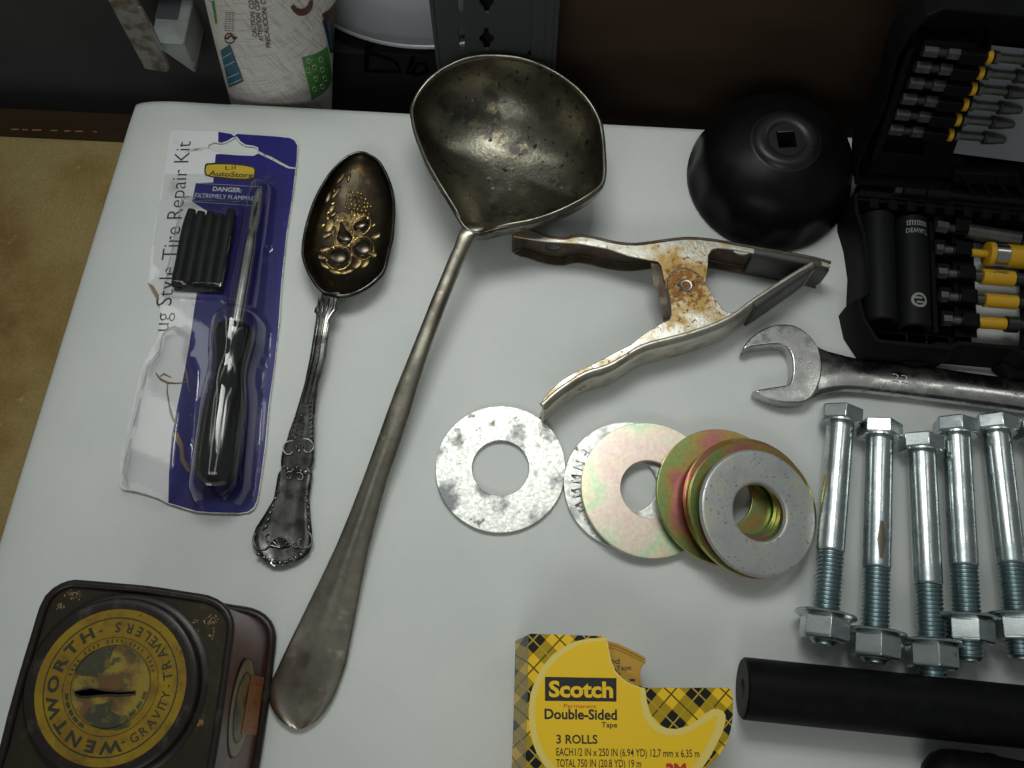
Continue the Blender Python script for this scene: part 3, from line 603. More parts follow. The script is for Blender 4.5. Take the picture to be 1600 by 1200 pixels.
gdir = Z(P(345, 790, 1)-P(398, 270, 1), 0); glen = gdir.length; gdir.normalize(); gnor = V((-gdir.y, gdir.x, 0)); g0 = P(404, 272, 1)
def bl_pt(i, j):
    p = g0+gdir*(glen*(j/NY))+gnor*(16-(82)*(i/NX))
    h = blist(p); wob = .25*noise.noise(V((p.x*.07, p.y*.07, 1)))
    return V((p.x, p.y, 1.5+h*.98+wob*(.7 if h < 1 else .25)))
poly2 = [V((q.x, q.y)) for q in pl(card, CZ)]
cen2 = sum(poly2, V((0, 0)))/len(poly2); poly2 = [q+(cen2-q).normalized()*1.1 for q in poly2]
def inside(p):
    c = False; n = len(poly2); j = n-1
    for i in range(n):
        a, b = poly2[i], poly2[j]
        if (a.y > p.y) != (b.y > p.y) and p.x < (b.x-a.x)*(p.y-a.y)/(b.y-a.y)+a.x: c = not c
        j = i
    return c
def bl_skip(i, j): return any(not inside(bl_pt(i+a, j+b)) for a in (0, 1) for b in (0, 1))
part('blister_shell', MB().grid(NX, NY, bl_pt, bl_skip), M['clear'], kt, smooth=60)
# tool in the blister
t = thing('plugging_tool', 'black-handled steel plugging tool sealed in the blister package', 'hand tool', H1)
hd = (H1-H0).normalized(); hl = (H1-H0).length
prof = [(.01, -.2), (9.2, 0), (10.2, 1.0), (10.4, 4), (9.6, 9), (8.2, 16), (7.6, 23), (8.0, 29), (9.2, 35), (10.3, 42), (10.9, 52), (11.2, 62), (11.0, hl-9), (10.2, hl-4), (8.2, hl), (5, hl+2.2), (.01, hl+3)]
nn = 16; rings = []
xd = (UP-hd*UP.dot(hd)).normalized(); yd = hd.cross(xd)
for r, h in prof:
    fl = max(0, min(1, (h-30)/14))*(1 if h < hl-6 else .4)
    rings.append([H0+hd*h+(xd*math.cos(a)+yd*math.sin(a))*r*(1-fl*.07*(1+math.cos(8*(a)))/2) for a in [2*math.pi*k/64 for k in range(64)]])
part('grip', MB().loft(rings), M['handle'], t, smooth=45)
sd = (S0-H0).normalized(); sl = (S0-H0).length
part('shaft', MB().lathe(H0-sd*2, sd, [(3.5, 0), (3.5, 4), (3.2, 5), (3.1, sl*.62), (2.6, sl*.68), (1.5, sl*.74), (.8, sl*.76)], 24), M['chrome'], t)
sx = sd.cross(UP).normalized(); mb = MB()
for sg in (-1, 1): mb.tube([H0+sd*(sl*k)+sx*(sg*o_) for k, o_ in ((.68, .5), (.74, 1.0), (.80, 1.6), (.87, 1.7), (.94, 1.3), (1.0, .2))], [2.2, 1.8, 1.4, 1.35, 1.35, 1.1], 10)
part('needle_eye', mb, M['chrome'], t)
# rubber plug strips
t = thing('rubber_plugs', 'black rubber tire plug strips bundled under the clear blister', 'tire plugs', Z((PK0+PK1)/2, 2))
for k in range(5):
    o_ = -11.0+k*5.5; a_ = [0, -3, 2.0, -2, 1][k]
    p0 = Z(PK0, 5.0)-pkn*o_+pkd*(2+abs(a_)*1.1); p1 = Z(PK1, 5.0)-pkn*o_-pkd*(.5*k % 2)
    pts = [p0+(p1-p0)*(q/8)+UP*(.3*math.sin(q*1.3+k)) for q in range(9)]
    part('plug_strip', MB().tube(pts, [2.2, 3.0]+[3.3]*6+[2.9], 12), M['rubber'], t, smooth=60)
part('strip_backing', MB().box(Z((PK0+PK1)/2, 2.4)+pkd*3, pkd*((PK1-PK0).length/2-1.5), pkn*13, UP*.9), M['rubber'], t, bevel=.4)

# ================================================================== SPOON
t = thing('berry_spoon', 'tarnished silver berry spoon with fruit embossed in its bowl', 'spoon', P(545, 360, 0))
rim_px = [(564, 238), (578, 243), (590, 251), (600, 266), (607, 282), (612, 298), (614.5, 315), (615, 335), (613.5, 357), (611.5, 374), (607, 391), (600, 420), (590, 434), (577, 445), (564, 453), (550, 459), (537, 461.5), (526, 461.5), (515, 459), (504, 455), (494, 444), (485, 430), (478, 414), (474, 399), (474, 383), (476.5, 366), (480, 350), (485, 333), (491, 316), (499, 299), (507, 285), (516, 271.5), (527, 259), (539, 248), (551, 241)]
def closed_spline(p, m):
    n = len(p); out = []
    for i in range(n):
        a, b, c, d = p[i-1], p[i], p[(i+1) % n], p[(i+2) % n]
        for k in range(m):
            t_ = k/m; out.append(tuple(.5*(2*b[j]+(c[j]-a[j])*t_+(2*a[j]-5*b[j]+4*c[j]-d[j])*t_*t_+(3*b[j]-a[j]-3*c[j]+d[j])*t_**3) for j in (0, 1)))
    return out
rim_px = closed_spline(rim_px, 3)
def rimz(y): return 9.5+5.5*max(0, min(1, (y-240)/210))
rim3 = [P(x, y, rimz(y)) for x, y in rim_px]
bc = P(548, 362, 1.2)
def bowl_ring(a):                                                    # a: 0 rim .. 90 bottom
    cs = math.cos(R(a))**.75 if a < 90 else 0; sn = math.sin(R(a))
    return [V((bc.x+(p.x-bc.x)*cs, bc.y+(p.y-bc.y)*cs, p.z+(bc.z-p.z)*sn)) for p in rim3]
mb = MB().loft([bowl_ring(a) for a in (0, 8, 18, 30, 42, 54, 64, 73, 80, 86, 89.5)], True, (False, True))
bowl = part('spoon_bowl', mb, M['spoon_bowl'], t, smooth=80, solid=-1.0)
part('bowl_rim', MB().tube([p+V((0, 0, .2)) for p in rim3], [.6+.25*max(0, math.sin(i*.9))**2 for i in range(len(rim3))], 8, closed=True), M['spoon'], t, smooth=60)
def bowl_z(p):
    best = None
    for z in [1+.25*k for k in range(60)]: pass
    q = V((p.x-bc.x, p.y-bc.y)); r = q.length
    # distance to rim in that direction
    import bisect
    rd = 1e9
    for i in range(len(rim3)):
        a, b = rim3[i-1], rim3[i]
        d = geometry.intersect_line_line_2d(V((bc.x, bc.y)), V((bc.x, bc.y))+q*100/(r+1e-6), V((a.x, a.y)), V((b.x, b.y)))
        if d: rd = (d-V((bc.x, bc.y))).length; zr = (a.z+b.z)/2; break
    else: zr = 12
    cs = min(.999, r/rd); a = math.acos(cs**(1/.75)); return zr+(bc.z-zr)*math.sin(a)
def onbowl(px, py):
    z = 5.0
    for _ in range(5): z = bowl_z(P(px, py, z))
    return P(px, py, z)
def fruit(name, px, py, rx, ry, rz, ang, m, par=None):
    c = onbowl(px, py); part(name, MB().ell(c-UP*.2, rx, ry, rz, (math.cos(R(ang)), math.sin(R(ang)), 0), n=24, m=10), m, par or bowl, smooth=80)
def ringrel(px, py, rx, ry, ang, rr=.5):
    mb_ = MB(); c_ = math.cos(R(ang)); s_ = math.sin(R(ang))
    pts = []
    for k in range(22):
        a = 2*math.pi*k/22; x = rx*math.cos(a); y = ry*math.sin(a)
        pts.append(onbowl(px+x*c_-y*s_, py+x*s_+y*c_)+UP*.15)
    return mb_.tube(pts, rr, 6, closed=True)
fruit('apple', 528, 402, 5.6, 5.2, 1.5, 10, M['fruit']); fruit('apple', 567, 388, 4.9, 5.1, 1.5, 0, M['fruit'])
part('fruit_outline', ringrel(529, 403, 20, 19, 0, .55), M['gilt_bright'], bowl, smooth=80)
part('fruit_outline', ringrel(567, 388, 17.5, 18, 0, .5), M['gilt_bright'], bowl, smooth=80)
pb = MB(); rg_ = []
for f_, rw_ in ((0, .25), (.06, .8), (.18, 1.25), (.32, 1.7), (.45, 2.5), (.58, 3.6), (.72, 4.4), (.84, 4.3), (.93, 3.2), (1.0, .4)):
    c = onbowl(531+10*f_, 342+41*f_); rg_.append([c+V((rw_*math.cos(2*math.pi*k/18), .15*rw_*math.cos(2*math.pi*k/18), .42*rw_*math.sin(2*math.pi*k/18))) for k in range(18)])
pb.loft(rg_)
part('pear', pb, M['fruit'], bowl, smooth=80)
part('fruit_outline', ringrel(537, 366, 16, 22, 8, .5), M['gilt_bright'], bowl, smooth=80)
fruit('plum', 564, 353, 4.7, 3.3, 1.9, 35, M['fruit'])
part('fruit_outline', ringrel(565, 353, 17, 12.5, -50, .45), M['gilt_bright'], bowl, smooth=80)
mb = MB()
for r_i in range(6):
    for k in range(7-abs(r_i-3)):
        x = 541+k*6.4-(r_i-3)*1.6+(r_i*3) % 5*.4+random.uniform(-1.6, 1.6); y = 300+r_i*6.5+k*.8+random.uniform(-1.6, 1.6)
        if r_i == 5: x = 541+k*9
        mb.ell(onbowl(x, y), .95+.25*random.random(), .95+.25*random.random(), .95, n=10, m=6)
mb.ell(onbowl(547, 352), 1.0, 1.0, .7, n=10, m=6)
part('berry_cluster', mb, M['gilt_bright'], bowl, smooth=80)
for (x, y, l, wd, an) in ((514, 350, 5.5, 2.4, 80), (518, 362, 4, 1.6, 60), (508, 368, 4.2, 1.6, 30), (504, 390, 4.6, 1.7, 15), (500, 402, 3.6, 1.4, -10), (505, 414, 4.0, 1.4, -35), (521, 424, 4.4, 1.5, -15), (540, 425, 4.5, 1.5, 20), (558, 412, 4.6, 2.1, 70), (571, 412, 4.0, 1.6, 60), (590, 368, 4.2, 1.5, 25), (585, 398, 4, 1.5, -20), (517, 325, 4.5, 1.5, 70), (525, 300, 4.6, 1.3, 62), (513, 306, 4.4, 1.3, 75), (532, 278, 4.6, 1.2, 60), (520, 335, 3, 1.2, 45), (545, 275, 4, 1.0, 85)):
    part('leaf', MB().ell(onbowl(x, y), l, wd*1.25, .5, (math.cos(R(an)), math.sin(R(an)), 0), n=12, m=6), M['gilt'], bowl, smooth=80)
gl = MB()
gs = MB().grid(14, 14, lambda i, j: onbowl(524+40*i/14+3*math.sin(j*.9), 334+52*j/14+2*math.sin(i*1.1))+UP*(.42+.12*math.sin(i*2.1+j)))
part('gilt_ground', gs, M['gilt'], bowl, smooth=80)
for (x, y) in ((536, 344), (527, 344), (549, 362), (552, 372), (553, 335), (545, 383), (549, 397), (520, 386), (509, 405), (546, 410), (560, 335), (575, 340), (584, 352), (512, 340), (505, 352), (520, 318), (513, 332), (522, 297)):
    gl.ell(onbowl(x, y), 1.9, 1.0, .55, (random.uniform(-1, 1), 1, 0), n=10, m=5)
part('gilt_relief', gl, M['gilt_bright'], bowl, smooth=80)
def strap(edges, zf, tf, top=None, n=14):
    """loft a handle from rows (y, left x, right x [, slope]); zf height of its top, tf thickness"""
    rings = []
    for row in edges:
        y, xl, xr = row[:3]; sl_ = row[3] if len(row) > 3 else 0.0
        z = zf(y); th = tf(y); a = P(xl, y-sl_, z-th*.5); b = P(xr, y+sl_, z-th*.5); c_ = (a+b)/2; hx = (b-a)/2
        ring = []
        for k in range(n):
            an = 2*math.pi*k/n; u = math.cos(an); s_ = math.sin(an)
            dz = th*.5*math.copysign(abs(s_)**.8, s_)
            if top and s_ > 0: dz += top(y, u)
            ring.append(c_+hx*math.copysign(abs(u)**.85, u)+UP*dz)
        rings.append(ring)
    return MB().loft(rings)
def interp(tab):
    def f(y):
        if y <= tab[0][0]: return tab[0][1]
        for (a, p), (b, q) in zip(tab, tab[1:]):
            if y <= b: k = (y-a)/(b-a); k = k*k*(3-2*k)*.5+k*.5; return p+(q-p)*k
        return tab[-1][1]
    return f
sz = interp([(455, 14.0), (500, 15.0), (560, 13), (650, 8), (740, 4.8), (830, 3.6), (890, 4.0)]); sth = interp([(455, 2.0), (480, 4.2), (560, 4.6), (660, 3.4), (740, 2.8), (890, 2.3)])
rows = [(458, 503, 533), (463, 502, 532), (472, 499, 528), (478, 496, 527.5), (484, 491.5, 528), (488, 491, 527), (490, 494, 524), (500, 494, 517.5), (530, 489, 513), (558, 484.5, 510), (600, 476, 498.5), (630, 467, 494), (654, 459.5, 491.7), (675, 451.5, 491.7), (690, 447.5, 491.5), (706, 441, 491.5), (720, 438.7, 491), (728, 439, 489), (733, 440.5, 485.5), (738, 435.5, 488.5), (742, 434, 488.7), (760, 431, 486), (780, 427.5, 483.5), (804, 413, 485), (825, 399.5, 487), (838, 395, 488), (846, 394, 487), (856, 396.5, 486), (864, 402.5, 483.6), (872, 407, 474), (879, 416, 463), (885, 426, 442)]
mb = strap(rows, sz, sth, lambda y, u: (.55*math.exp(-((abs(u)-.8)/.16)**2) if y > 470 else 0)+(-.3 if y > 740 and abs(u) < .6 else 0), 24)
hnd = part('spoon_handle', mb, M['spoon'], t, smooth=60)
def hz(y): return sz(y)+.25
orn = MB()
def bead(x, y, r, ry=None, an=0): orn.ell(P(x, y, hz(y)), r, ry or r, .75, (math.cos(R(an)), math.sin(R(an)), 0), n=10, m=5)
def scroll(cx_, cy_, r0, turns, a0, dirn=1, rr=.42):
    pts = []
    for k in range(18):
        f_ = k/17; a = R(a0+dirn*360*turns*f_); r = r0*(1-.72*f_); pts.append(P(cx_+r*math.cos(a), cy_+r*math.sin(a), hz(cy_)+.25))
    orn.tube(pts, [rr*(1-.4*k/17) for k in range(18)], 6)
for k in range(9):
    f_ = k/8
    y = 628+f_*56
    for sg, bx in ((-1, 479-f_*8), (1, 482-f_*6)):
        bead(bx+sg*(2+f_*9)*(.9 if sg > 0 else 1), y, 1.0, .55, 60*sg+(20 if sg < 0 else -20))
    if k > 2: bead(476-f_*4.5, y-2, .65, .5)
for k in range(5): bead(462-k*2, 650+k*8, .9, .55, 70); bead(489, 650+k*8, .8, .5, 100)
scroll(453, 703, 15, .72, 290, -1); scroll(479, 700, 15, .72, 250, 1)
bead(467, 704, 1.2); bead(463, 698, .9); bead(472, 698, .9); bead(467, 694, .8)
for x, y, r in ((449, 732, 1.2), (457, 734, .9), (464, 730, 1.0), (470, 735, 1.2), (477, 737, 1.5), (444, 729, .9), (484, 738, .9)): bead(x, y, r)
scroll(452, 744, 8, .8, 300, -1, .35); scroll(468, 746, 8, .8, 240, 1, .35)
for k in range(6):
    f_ = k/5; bead(434-f_*20, 768+f_*56, 1.3+f_*.9, .7, 50); bead(479+f_*3, 772+f_*52, 1.2+f_*.9, .7, 110)
scroll(412, 847, 18, .8, 230, -1, .55); scroll(473, 846, 17, .8, 300, 1, .55)
scroll(422, 842, 9, .9, 260, -1, .4); scroll(461, 850, 8, .9, 300, 1, .4)
for k in range(7):
    a = R(-165+k*25); orn.tube([P(438, 856, hz(856)+.2), P(438+15*math.cos(a), 856+15*math.sin(a), hz(850)+.5)], [.3, .65], 6)
orn.tube([P(438+17*math.cos(R(a)), 856+17*math.sin(R(a)), hz(850)+.2) for a in range(-175, 0, 15)], .45, 6)
for k in range(9): bead(404+k*8.2, 866+13*math.sin(k/8*math.pi), 1.3, 1.0)
M['spoon_relief'] = mat('rubbed_silver_relief', (.32, .315, .29), .24, 1.0, stains=[((.10, .098, .09), .3, .42, .6, 5, .3, None)])
rdg = MB()
for f0 in (.16, .5, .84):
    rdg.tube([P(xl+(xr-xl)*f0, y, hz(y)-.1+(.25 if f0 == .5 else .1)) for y, xl, xr in ((492, 494, 522), (500, 494, 517.5), (530, 489, 513), (558, 484.5, 510), (600, 476, 498.5), (630, 467, 494))], [.25, .5, .5, .5, .45, .15], 6)
for k in range(4):
    rdg.tube([P(498+k*8, 466, 14.4), P(497+k*7.5, 478, 15.2), P(497+k*6, 490, 15.1)], [.3, .6, .25], 6)
part('handle_ridge', rdg, M['spoon'], hnd, smooth=60)
part('ornament', orn, M['spoon_relief'], hnd, smooth=60)

# ================================================================== LADLE
t = thing('ladle', 'large worn metal ladle with twin pouring lips and long flat handle', 'ladle', P(790, 240, 0))
lr = [(644, 173), (646, 190), (649.6, 206), (658, 229), (668, 253), (679, 273), (690.7, 293), (702, 311), (713, 329), (719, 340), (727, 352), (737, 359), (747, 361.5), (758, 360), (776, 354.5), (798, 350), (824, 345.5), (849, 338.5), (874, 329), (898, 317.5), (915, 308), (928.7, 298), (938, 290), (942.5, 281), (944, 268), (943.8, 252), (942.5, 228), (939, 198), (931, 177), (920, 159), (906, 142.5), (889, 128), (870, 115), (849, 104), (829, 96), (809.7, 90.5), (790, 88), (770, 87), (752, 87.5), (736, 90), (720, 94.5), (705, 101), (689, 110), (673.7, 122), (663, 133), (653, 147), (647, 160)]
LZ = 41.0
def lrz(x, y): return LZ-2.0*math.exp(-((x-944)/18)**2)-2.0*math.exp(-((x-644)/18)**2)-3*max(0, (y-300)/60)
lr = closed_spline(lr, 2)
lrim = [P(x, y, lrz(x, y)) for x, y in lr]; lc = P(792, 262, 1.0)
def lring(a):
    cs = math.cos(R(a))**.8 if a < 90 else 0; sn = math.sin(R(a))
    return [V((lc.x+(p.x-lc.x)*cs, lc.y+(p.y-lc.y)*cs, p.z+(lc.z-p.z)*sn)) for p in lrim]
lb = part('ladle_bowl', MB().loft([lring(a) for a in (0, 5, 11, 18, 26, 34, 43, 52, 60, 68, 75, 81, 86, 89.6)], True, (False, True)), M['ladle_bowl'], t, smooth=80, solid=-1.3)
part('bowl_rim', MB().tube([p+UP*.1 for p in lrim[28:]+lrim[:19]], [.3, .6]+[.85]*(len(lrim)-13)+[.6, .3], 8), M['ladle'], lb, smooth=60)
lzf = interp([(345, 34), (357, 38.2), (372, 37.6), (400, 35), (450, 31), (540, 25.5), (643, 19), (746, 13), (850, 8.5), (953, 5.6), (1056, 4.4), (1140, 4.4)])
lth = interp([(345, 1.0), (356, 2.0), (372, 6.0), (420, 7.0), (540, 6.2), (700, 4.6), (850, 3.2), (1000, 2.5), (1140, 2.4)])
rows = [(349, 727, 752), (354, 722, 757), (360, 719, 757), (372, 714, 744), (385, 710, 736.5), (400, 703, 729), (420, 694.7, 720.3), (446, 684, 709.5), (473, 672.5, 698.3), (500, 662, 688.5), (527, 651, 679), (553, 640.5, 670), (580, 629.5, 661.5), (610, 617.5, 651.5), (643, 605.2, 641.7), (690, 588.5, 626.5), (746, 568, 606.8), (800, 547, 592), (850, 526.5, 578), (900, 503, 567.5), (953, 477, 557.5), (1005, 451.7, 547), (1035, 437.5, 541.5), (1060, 426, 533), (1070, 421.5, 529.5), (1082, 419.8, 525), (1095, 421, 519), (1104, 423.5, 513.5), (1114, 428.5, 507), (1124, 436, 498), (1131, 444, 489), (1136, 452, 481), (1139, 461, 472)]
def ltop(y, u):
    k = max(0, min(1, (y-640)/160)); e_ = max(0, min(1, (y-1030)/60))
    return k*((1-e_)*1.1*math.exp(-abs(u+.05)/.13)+.5*(1-abs(u)))-e_*1.3*max(0, 1-(u*1.3)**2)
part('ladle_handle', strap(rows, lzf, lth, ltop, 40), M['ladle'], t, smooth=60)
# ================================================================== SPRING CLAMP
ct_ = thing('spring_clamp', 'rusty metal spring clamp with grey vinyl jaw tips lying open', 'clamp', P(1070, 450, 0))
CT = 23.0
def z7(l): return [(780+x/2.963, 340+y/2.963) for x, y in l]
def smooth_path(pts, step=1.2):
    pts = [V(p) for p in pts]; out = []
    for i in range(len(pts)-1):
        p0 = pts[max(i-1, 0)]; p1 = pts[i]; p2 = pts[i+1]; p3 = pts[min(i+2, len(pts)-1)]
        n = max(1, int((p2-p1).length/step))
        for k in range(n):
            s_ = k/n; out.append(.5*((2*p1)+(p2-p0)*s_+(2*p0-5*p1+4*p2-p3)*s_*s_+(3*p1-p0-3*p2+p3)*s_**3))
    out.append(pts[-1]); return out
up_out = z7([(66, 72), (85, 58), (125, 56), (170, 70), (225, 88), (305, 96), (345, 86), (390, 84), (450, 95), (520, 112), (590, 122), (650, 122), (740, 110), (830, 98), (900, 96), (1000, 106), (1090, 122), (1180, 138), (1260, 152), (1380, 172), (1460, 188), (1535, 208)])
lo_out = z7([(203, 884), (222, 870), (245, 848), (285, 814), (330, 782), (380, 750), (430, 727), (480, 713), (525, 696), (580, 664), (640, 626), (690, 604), (740, 590), (800, 575), (870, 557), (940, 534), (1000, 512), (1060, 485), (1110, 456), (1180, 402), (1240, 362), (1320, 310), (1400, 260), (1462, 224)])
def arm(out_px, side, holes, ztop, k=1.0):
    path = smooth_path([P(x, y, ztop) for x, y in out_px], 1.0)
    n = len(path); nor = []
    for i in range(n):
        tg = path[min(i+1, n-1)]-path[max(i-1, 0)]; nor.append(V((-tg.y, tg.x, 0)).normalized()*side)
    s_ = [0.0]
    for i in range(1, n): s_.append(s_[-1]+(path[i]-path[i-1]).length)
    zb = 1.0
    prof = [(0, zb)]+[(0, zb+1.8+q_*(ztop-zb-3.6)/15) for q_ in range(16)]+[(.35*k, ztop-.7*k), (1.1*k, ztop-.2*k), (2.0*k, ztop)] if k < 1 else [(3.0, zb), (1.6, zb+.35), (.5, zb+1.3), (0, zb+2.8)]+[(0, zb+2.8+k*(ztop-zb-5.6)/15) for k in range(1, 15)]+[(0, ztop-2.8), (.45, ztop-1.4), (1.4, ztop-.45), (3.0, ztop)]
    m = len(prof)
    def fn(i, j):
        o_, z = prof[j]; p = path[i]+nor[i]*o_; z_ = z; i_s = s_[i]
        for (hs, hzc, ha, hb) in holes:
            dx = (i_s-hs)/ha; dz = (z-hzc)/hb; r = math.hypot(dx, dz)
            if .8 < r < 1.2 and 0 < i < n-1:
                z_ = hzc+(z-hzc)/r; s2 = hs+(i_s-hs)/r; tg = (path[i+1]-path[i-1]).normalized(); p = p+tg*(s2-i_s)
        return V((p.x, p.y, z_))
    def skip(i, j):
        sm = (s_[i]+s_[i+1])/2; zm = (prof[j][1]+prof[j+1][1])/2
        return any(((sm-hs)/ha)**2+((zm-hzc)/hb)**2 < 1 for hs, hzc, ha, hb in holes)
    return MB().grid(n-1, m-1, fn, skip), path, nor
def s_at(path, px, py, z):
    q = P(px, py, z); d = [(Z(p, 0)-Z(q, 0)).length for p in path]; i = d.index(min(d)); return sum((path[k+1]-path[k]).length for k in range(i))
# upper arm
upp = smooth_path([P(x, y, CT) for x, y in up_out], 1.0)
h1 = (s_at(upp, 862, 386, 12), 11.5, 4.2, 4.0); h2 = (s_at(upp, 1157, 398, 14), 15.0, 4.2, 3.6)
mb, path, nor = arm(up_out, -1, [h1, h2], CT, .5)
ua = part('upper_arm', mb, M['nickel_in'], ct_, smooth=60, solid=-1.1)
up_in = z7([(66, 88), (125, 98), (220, 112), (300, 117), (380, 122), (500, 144), (600, 178), (700, 198), (735, 205), (750, 225), (762, 285), (775, 320), (900, 320), (955, 300), (966, 225), (968, 175), (985, 150), (1010, 141), (1090, 150), (1180, 166), (1300, 188), (1535, 232)])
inset = [path[i]+nor[i]*.35 for i in range(0, len(path), 4)]
poly = [Z(p, CT) for p in inset]+[P(x, y, CT) for x, y in reversed(up_in)]
part('top_flange', MB().plate(poly, CT-.9, CT+.25, .35), M['nickel_rust'], ua)
poly2_ = [Z(p, 2) for p in inset]+[Z(p+n_*4.5, 2) for p, n_ in list(zip(path, nor))[::-4]]
part('bottom_flange', MB().plate(poly2_, .3, 1.4, .3), M['nickel_in'], ua)
ear = z7([(740, 200), (762, 285), (790, 470), (760, 482), (735, 330), (715, 310), (700, 200)])
part('inner_ear', MB().loft([[P(x, y, CT-2) for x, y in ear], [P(x, y, CT-3.2) for x, y in ear]]), M['nickel_in'], ua)
# lower arm
CT2 = CT+1.7
mb, path, nor = arm(lo_out, 1, [(s_at(smooth_path([P(x, y, CT2) for x, y in lo_out], 1.0), 912, 606, 14), 13.5, 3.0, 1.9)], CT2)
la = part('lower_arm', mb, M['nickel'], ct_, smooth=60, solid=-1.1)
lo_in = z7([(198, 852), (215, 826), (240, 796), (290, 752), (350, 716), (420, 685), (480, 655), (545, 620), (610, 588), (650, 553), (690, 525), (745, 492), (788, 474), (797, 455), (795, 400), (786, 350), (778, 305), (790, 272), (815, 248), (845, 237), (880, 243), (915, 262), (945, 295), (975, 335), (1005, 382), (1032, 420), (1055, 436), (1080, 440), (1110, 430), (1160, 400), (1180, 388), (1280, 318), (1400, 243), (1450, 212)])
inset = [path[i]+nor[i]*1.3 for i in range(0, len(path), 4)]
poly = [Z(p, CT2) for p in inset]+[P(x, y, CT2) for x, y in reversed(lo_in)]
part('top_flange', MB().plate(poly, CT2-.9, CT2+.25, .4), M['nickel_rust'], la)
poly2_ = [Z(p, 2) for p in inset]+[Z(p+n_*4.5, 2) for p, n_ in list(zip(path, nor))[::-4]]
part('bottom_flange', MB().plate(poly2_, .3, 1.4, .3), M['nickel_in'], la)
e0, e1 = P(780+203/2.963, 340+852/2.963, CT2), P(780+205/2.963, 340+884/2.963, CT2)
part('end_tab', MB().loft([[Z(e0+V((-.2, .6, 0)), CT2-.3), Z(e1+V((-.3, -.3, 0)), CT2-.9), Z(e1+V((-.3, -.3, 0)), 1.5), Z(e0+V((-.2, .6, 0)), 1.5)], [Z(e0+V((1, 0, 0)), CT2-.3), Z(e1+V((.9, .1, 0)), CT2-.9), Z(e1+V((.9, .1, 0)), 1.5), Z(e0+V((1, 0, 0)), 1.5)]]), M['nickel'], la, bevel=.4)
rv = P(780+865/2.963, 340+317/2.963, CT2)
rb = part('rivet', MB().lathe(rv-UP*22, UP, [(2.6, 0), (2.6, 22), (3.2, 22.1), (3.3, 22.5), (2.9, 23.0), (2.3, 22.95), (1.95, 22.6), (1.9, 21.5)], 28, (True, False)), M['wrench'], ct_)
part('bore_shade', MB().lathe(rv-UP*.6, UP, [(2.2, 0), (2.2, .4)], 24), M['void'], rb)  # black disc painted in for the shade inside the rivet hole
part('ear_shade_line', MB().tube([P(x, y, CT+.25) for x, y in z7([(772, 330), (776, 290), (792, 258), (818, 240), (850, 233), (885, 240), (920, 260), (948, 292)])], .42, 6), M['card_kraft'], la)  # dark brown line drawn in for the shadow along the ear edge
# vinyl tips
tipz = [(0, 1.2, 24.3), (1, 0, 0)]
def tip(p_out, p_in, zt, name):
    rings = []
    for (xo, yo), (xi, yi), sc in zip(p_out, p_in, (1, 1, 1, 1, 1, .92, .6)):
        a = P(xo, yo, zt+.9); b = P(xi, yi, zt+.9); c_ = (a+b)/2; h = (b-a)/2*1.0; zc = (zt+1.2)/2; hz_ = (zt+.4)/2*sc
        ring = []
        for k in range(24):
            an = 2*math.pi*k/24; u, v_ = math.cos(an), math.sin(an)
            ring.append(V((c_.x, c_.y, zc))+h*sc*math.copysign(abs(u)**.45, u)+UP*hz_*math.copysign(abs(v_)**.35, v_))
        rings.append(ring)
    return part(name, MB().loft(rings), M['vinyl'], ct_, smooth=60)
tip(z7([(1182, 132), (1240, 143), (1320, 156), (1400, 170), (1470, 184), (1525, 199), (1545, 212)]), z7([(1180, 170), (1235, 180), (1315, 195), (1395, 210), (1462, 226), (1515, 240), (1536, 238)]), CT, 'jaw_tip')
tip(z7([(1196, 418), (1235, 394), (1300, 350), (1360, 306), (1420, 264), (1460, 236), (1476, 226)]), z7([(1166, 382), (1215, 350), (1275, 312), (1335, 276), (1395, 240), (1432, 222), (1452, 218)]), CT2, 'jaw_tip')

# ================================================================== OIL FILTER CAP WRENCH
oc = P(1199, 281, 0); t = thing('filter_cap_wrench', 'black cup-shaped filter cap wrench with a square drive hole', 'cap wrench', oc)
def skirt(r, z, flute):
    out = []
    for k in range(112):
        a = 2*math.pi*k/112; ph = (a*14/(2*math.pi)) % 1-.5
        rr = r*(1-flute*.06*(1-min(1, abs(ph)*2.2)**2)); out.append(oc+V((rr*math.cos(a), rr*math.sin(a), z)))
    return out
prof = [(45.3, .3, 0), (45.6, 1, 0), (45.5, 4.5, .0), (45.1, 6, .35), (44.4, 11, .62), (43.2, 16, .5), (41.6, 21.0, .15), (39.2, 25.5, .03), (36, 29.4, 0), (30, 33.4, 0), (24, 36.0, 0), (20, 37.3, 0), (18.6, 37.7, 0)]
cw = part('cap_body', MB().loft([skirt(*p) for p in prof], True, (False, False)), M['cap'], t, smooth=40)
sq = 4.85
hub = [(18.6, 37.6), (17.6, 37.9), (16.9, 38.8), (15.6, 39.9), (13.4, 40.4), (11.0, 40.1), (9.5, 39.0)]
mb = MB().lathe(oc, UP, hub, 64, (False, False))
part('hub', mb, M['cap_worn'], cw, smooth=40)
yaw = R(3)
def sqr(s_, z): return [oc+V((s_*(math.cos(yaw)*a-math.sin(yaw)*b), s_*(math.sin(yaw)*a+math.cos(yaw)*b), z)) for a, b in ((-1, -1), (1, -1), (1, 1), (-1, 1))]
def disc(r, z, n): return [oc+V((r*math.cos(2*math.pi*k/n), r*math.sin(2*math.pi*k/n), z)) for k in range(n)]
mb = MB().sheet(disc(9.6, 39.0, 40), [sqr(sq, 39.0)]); mb.loft([sqr(sq, 39.0), sqr(sq, 22)], True, (False, True))
part('square_drive', mb, M['cap_worn'], cw)
mb = MB()
for k in range(6): mb.ell(oc+V((13.6*math.cos(k*1.05+.5), 13.6*math.sin(k*1.05+.5), 40.25)), .7, .7, .35, n=8, m=4)
part('stake_mark', mb, M['cap_worn'], cw)
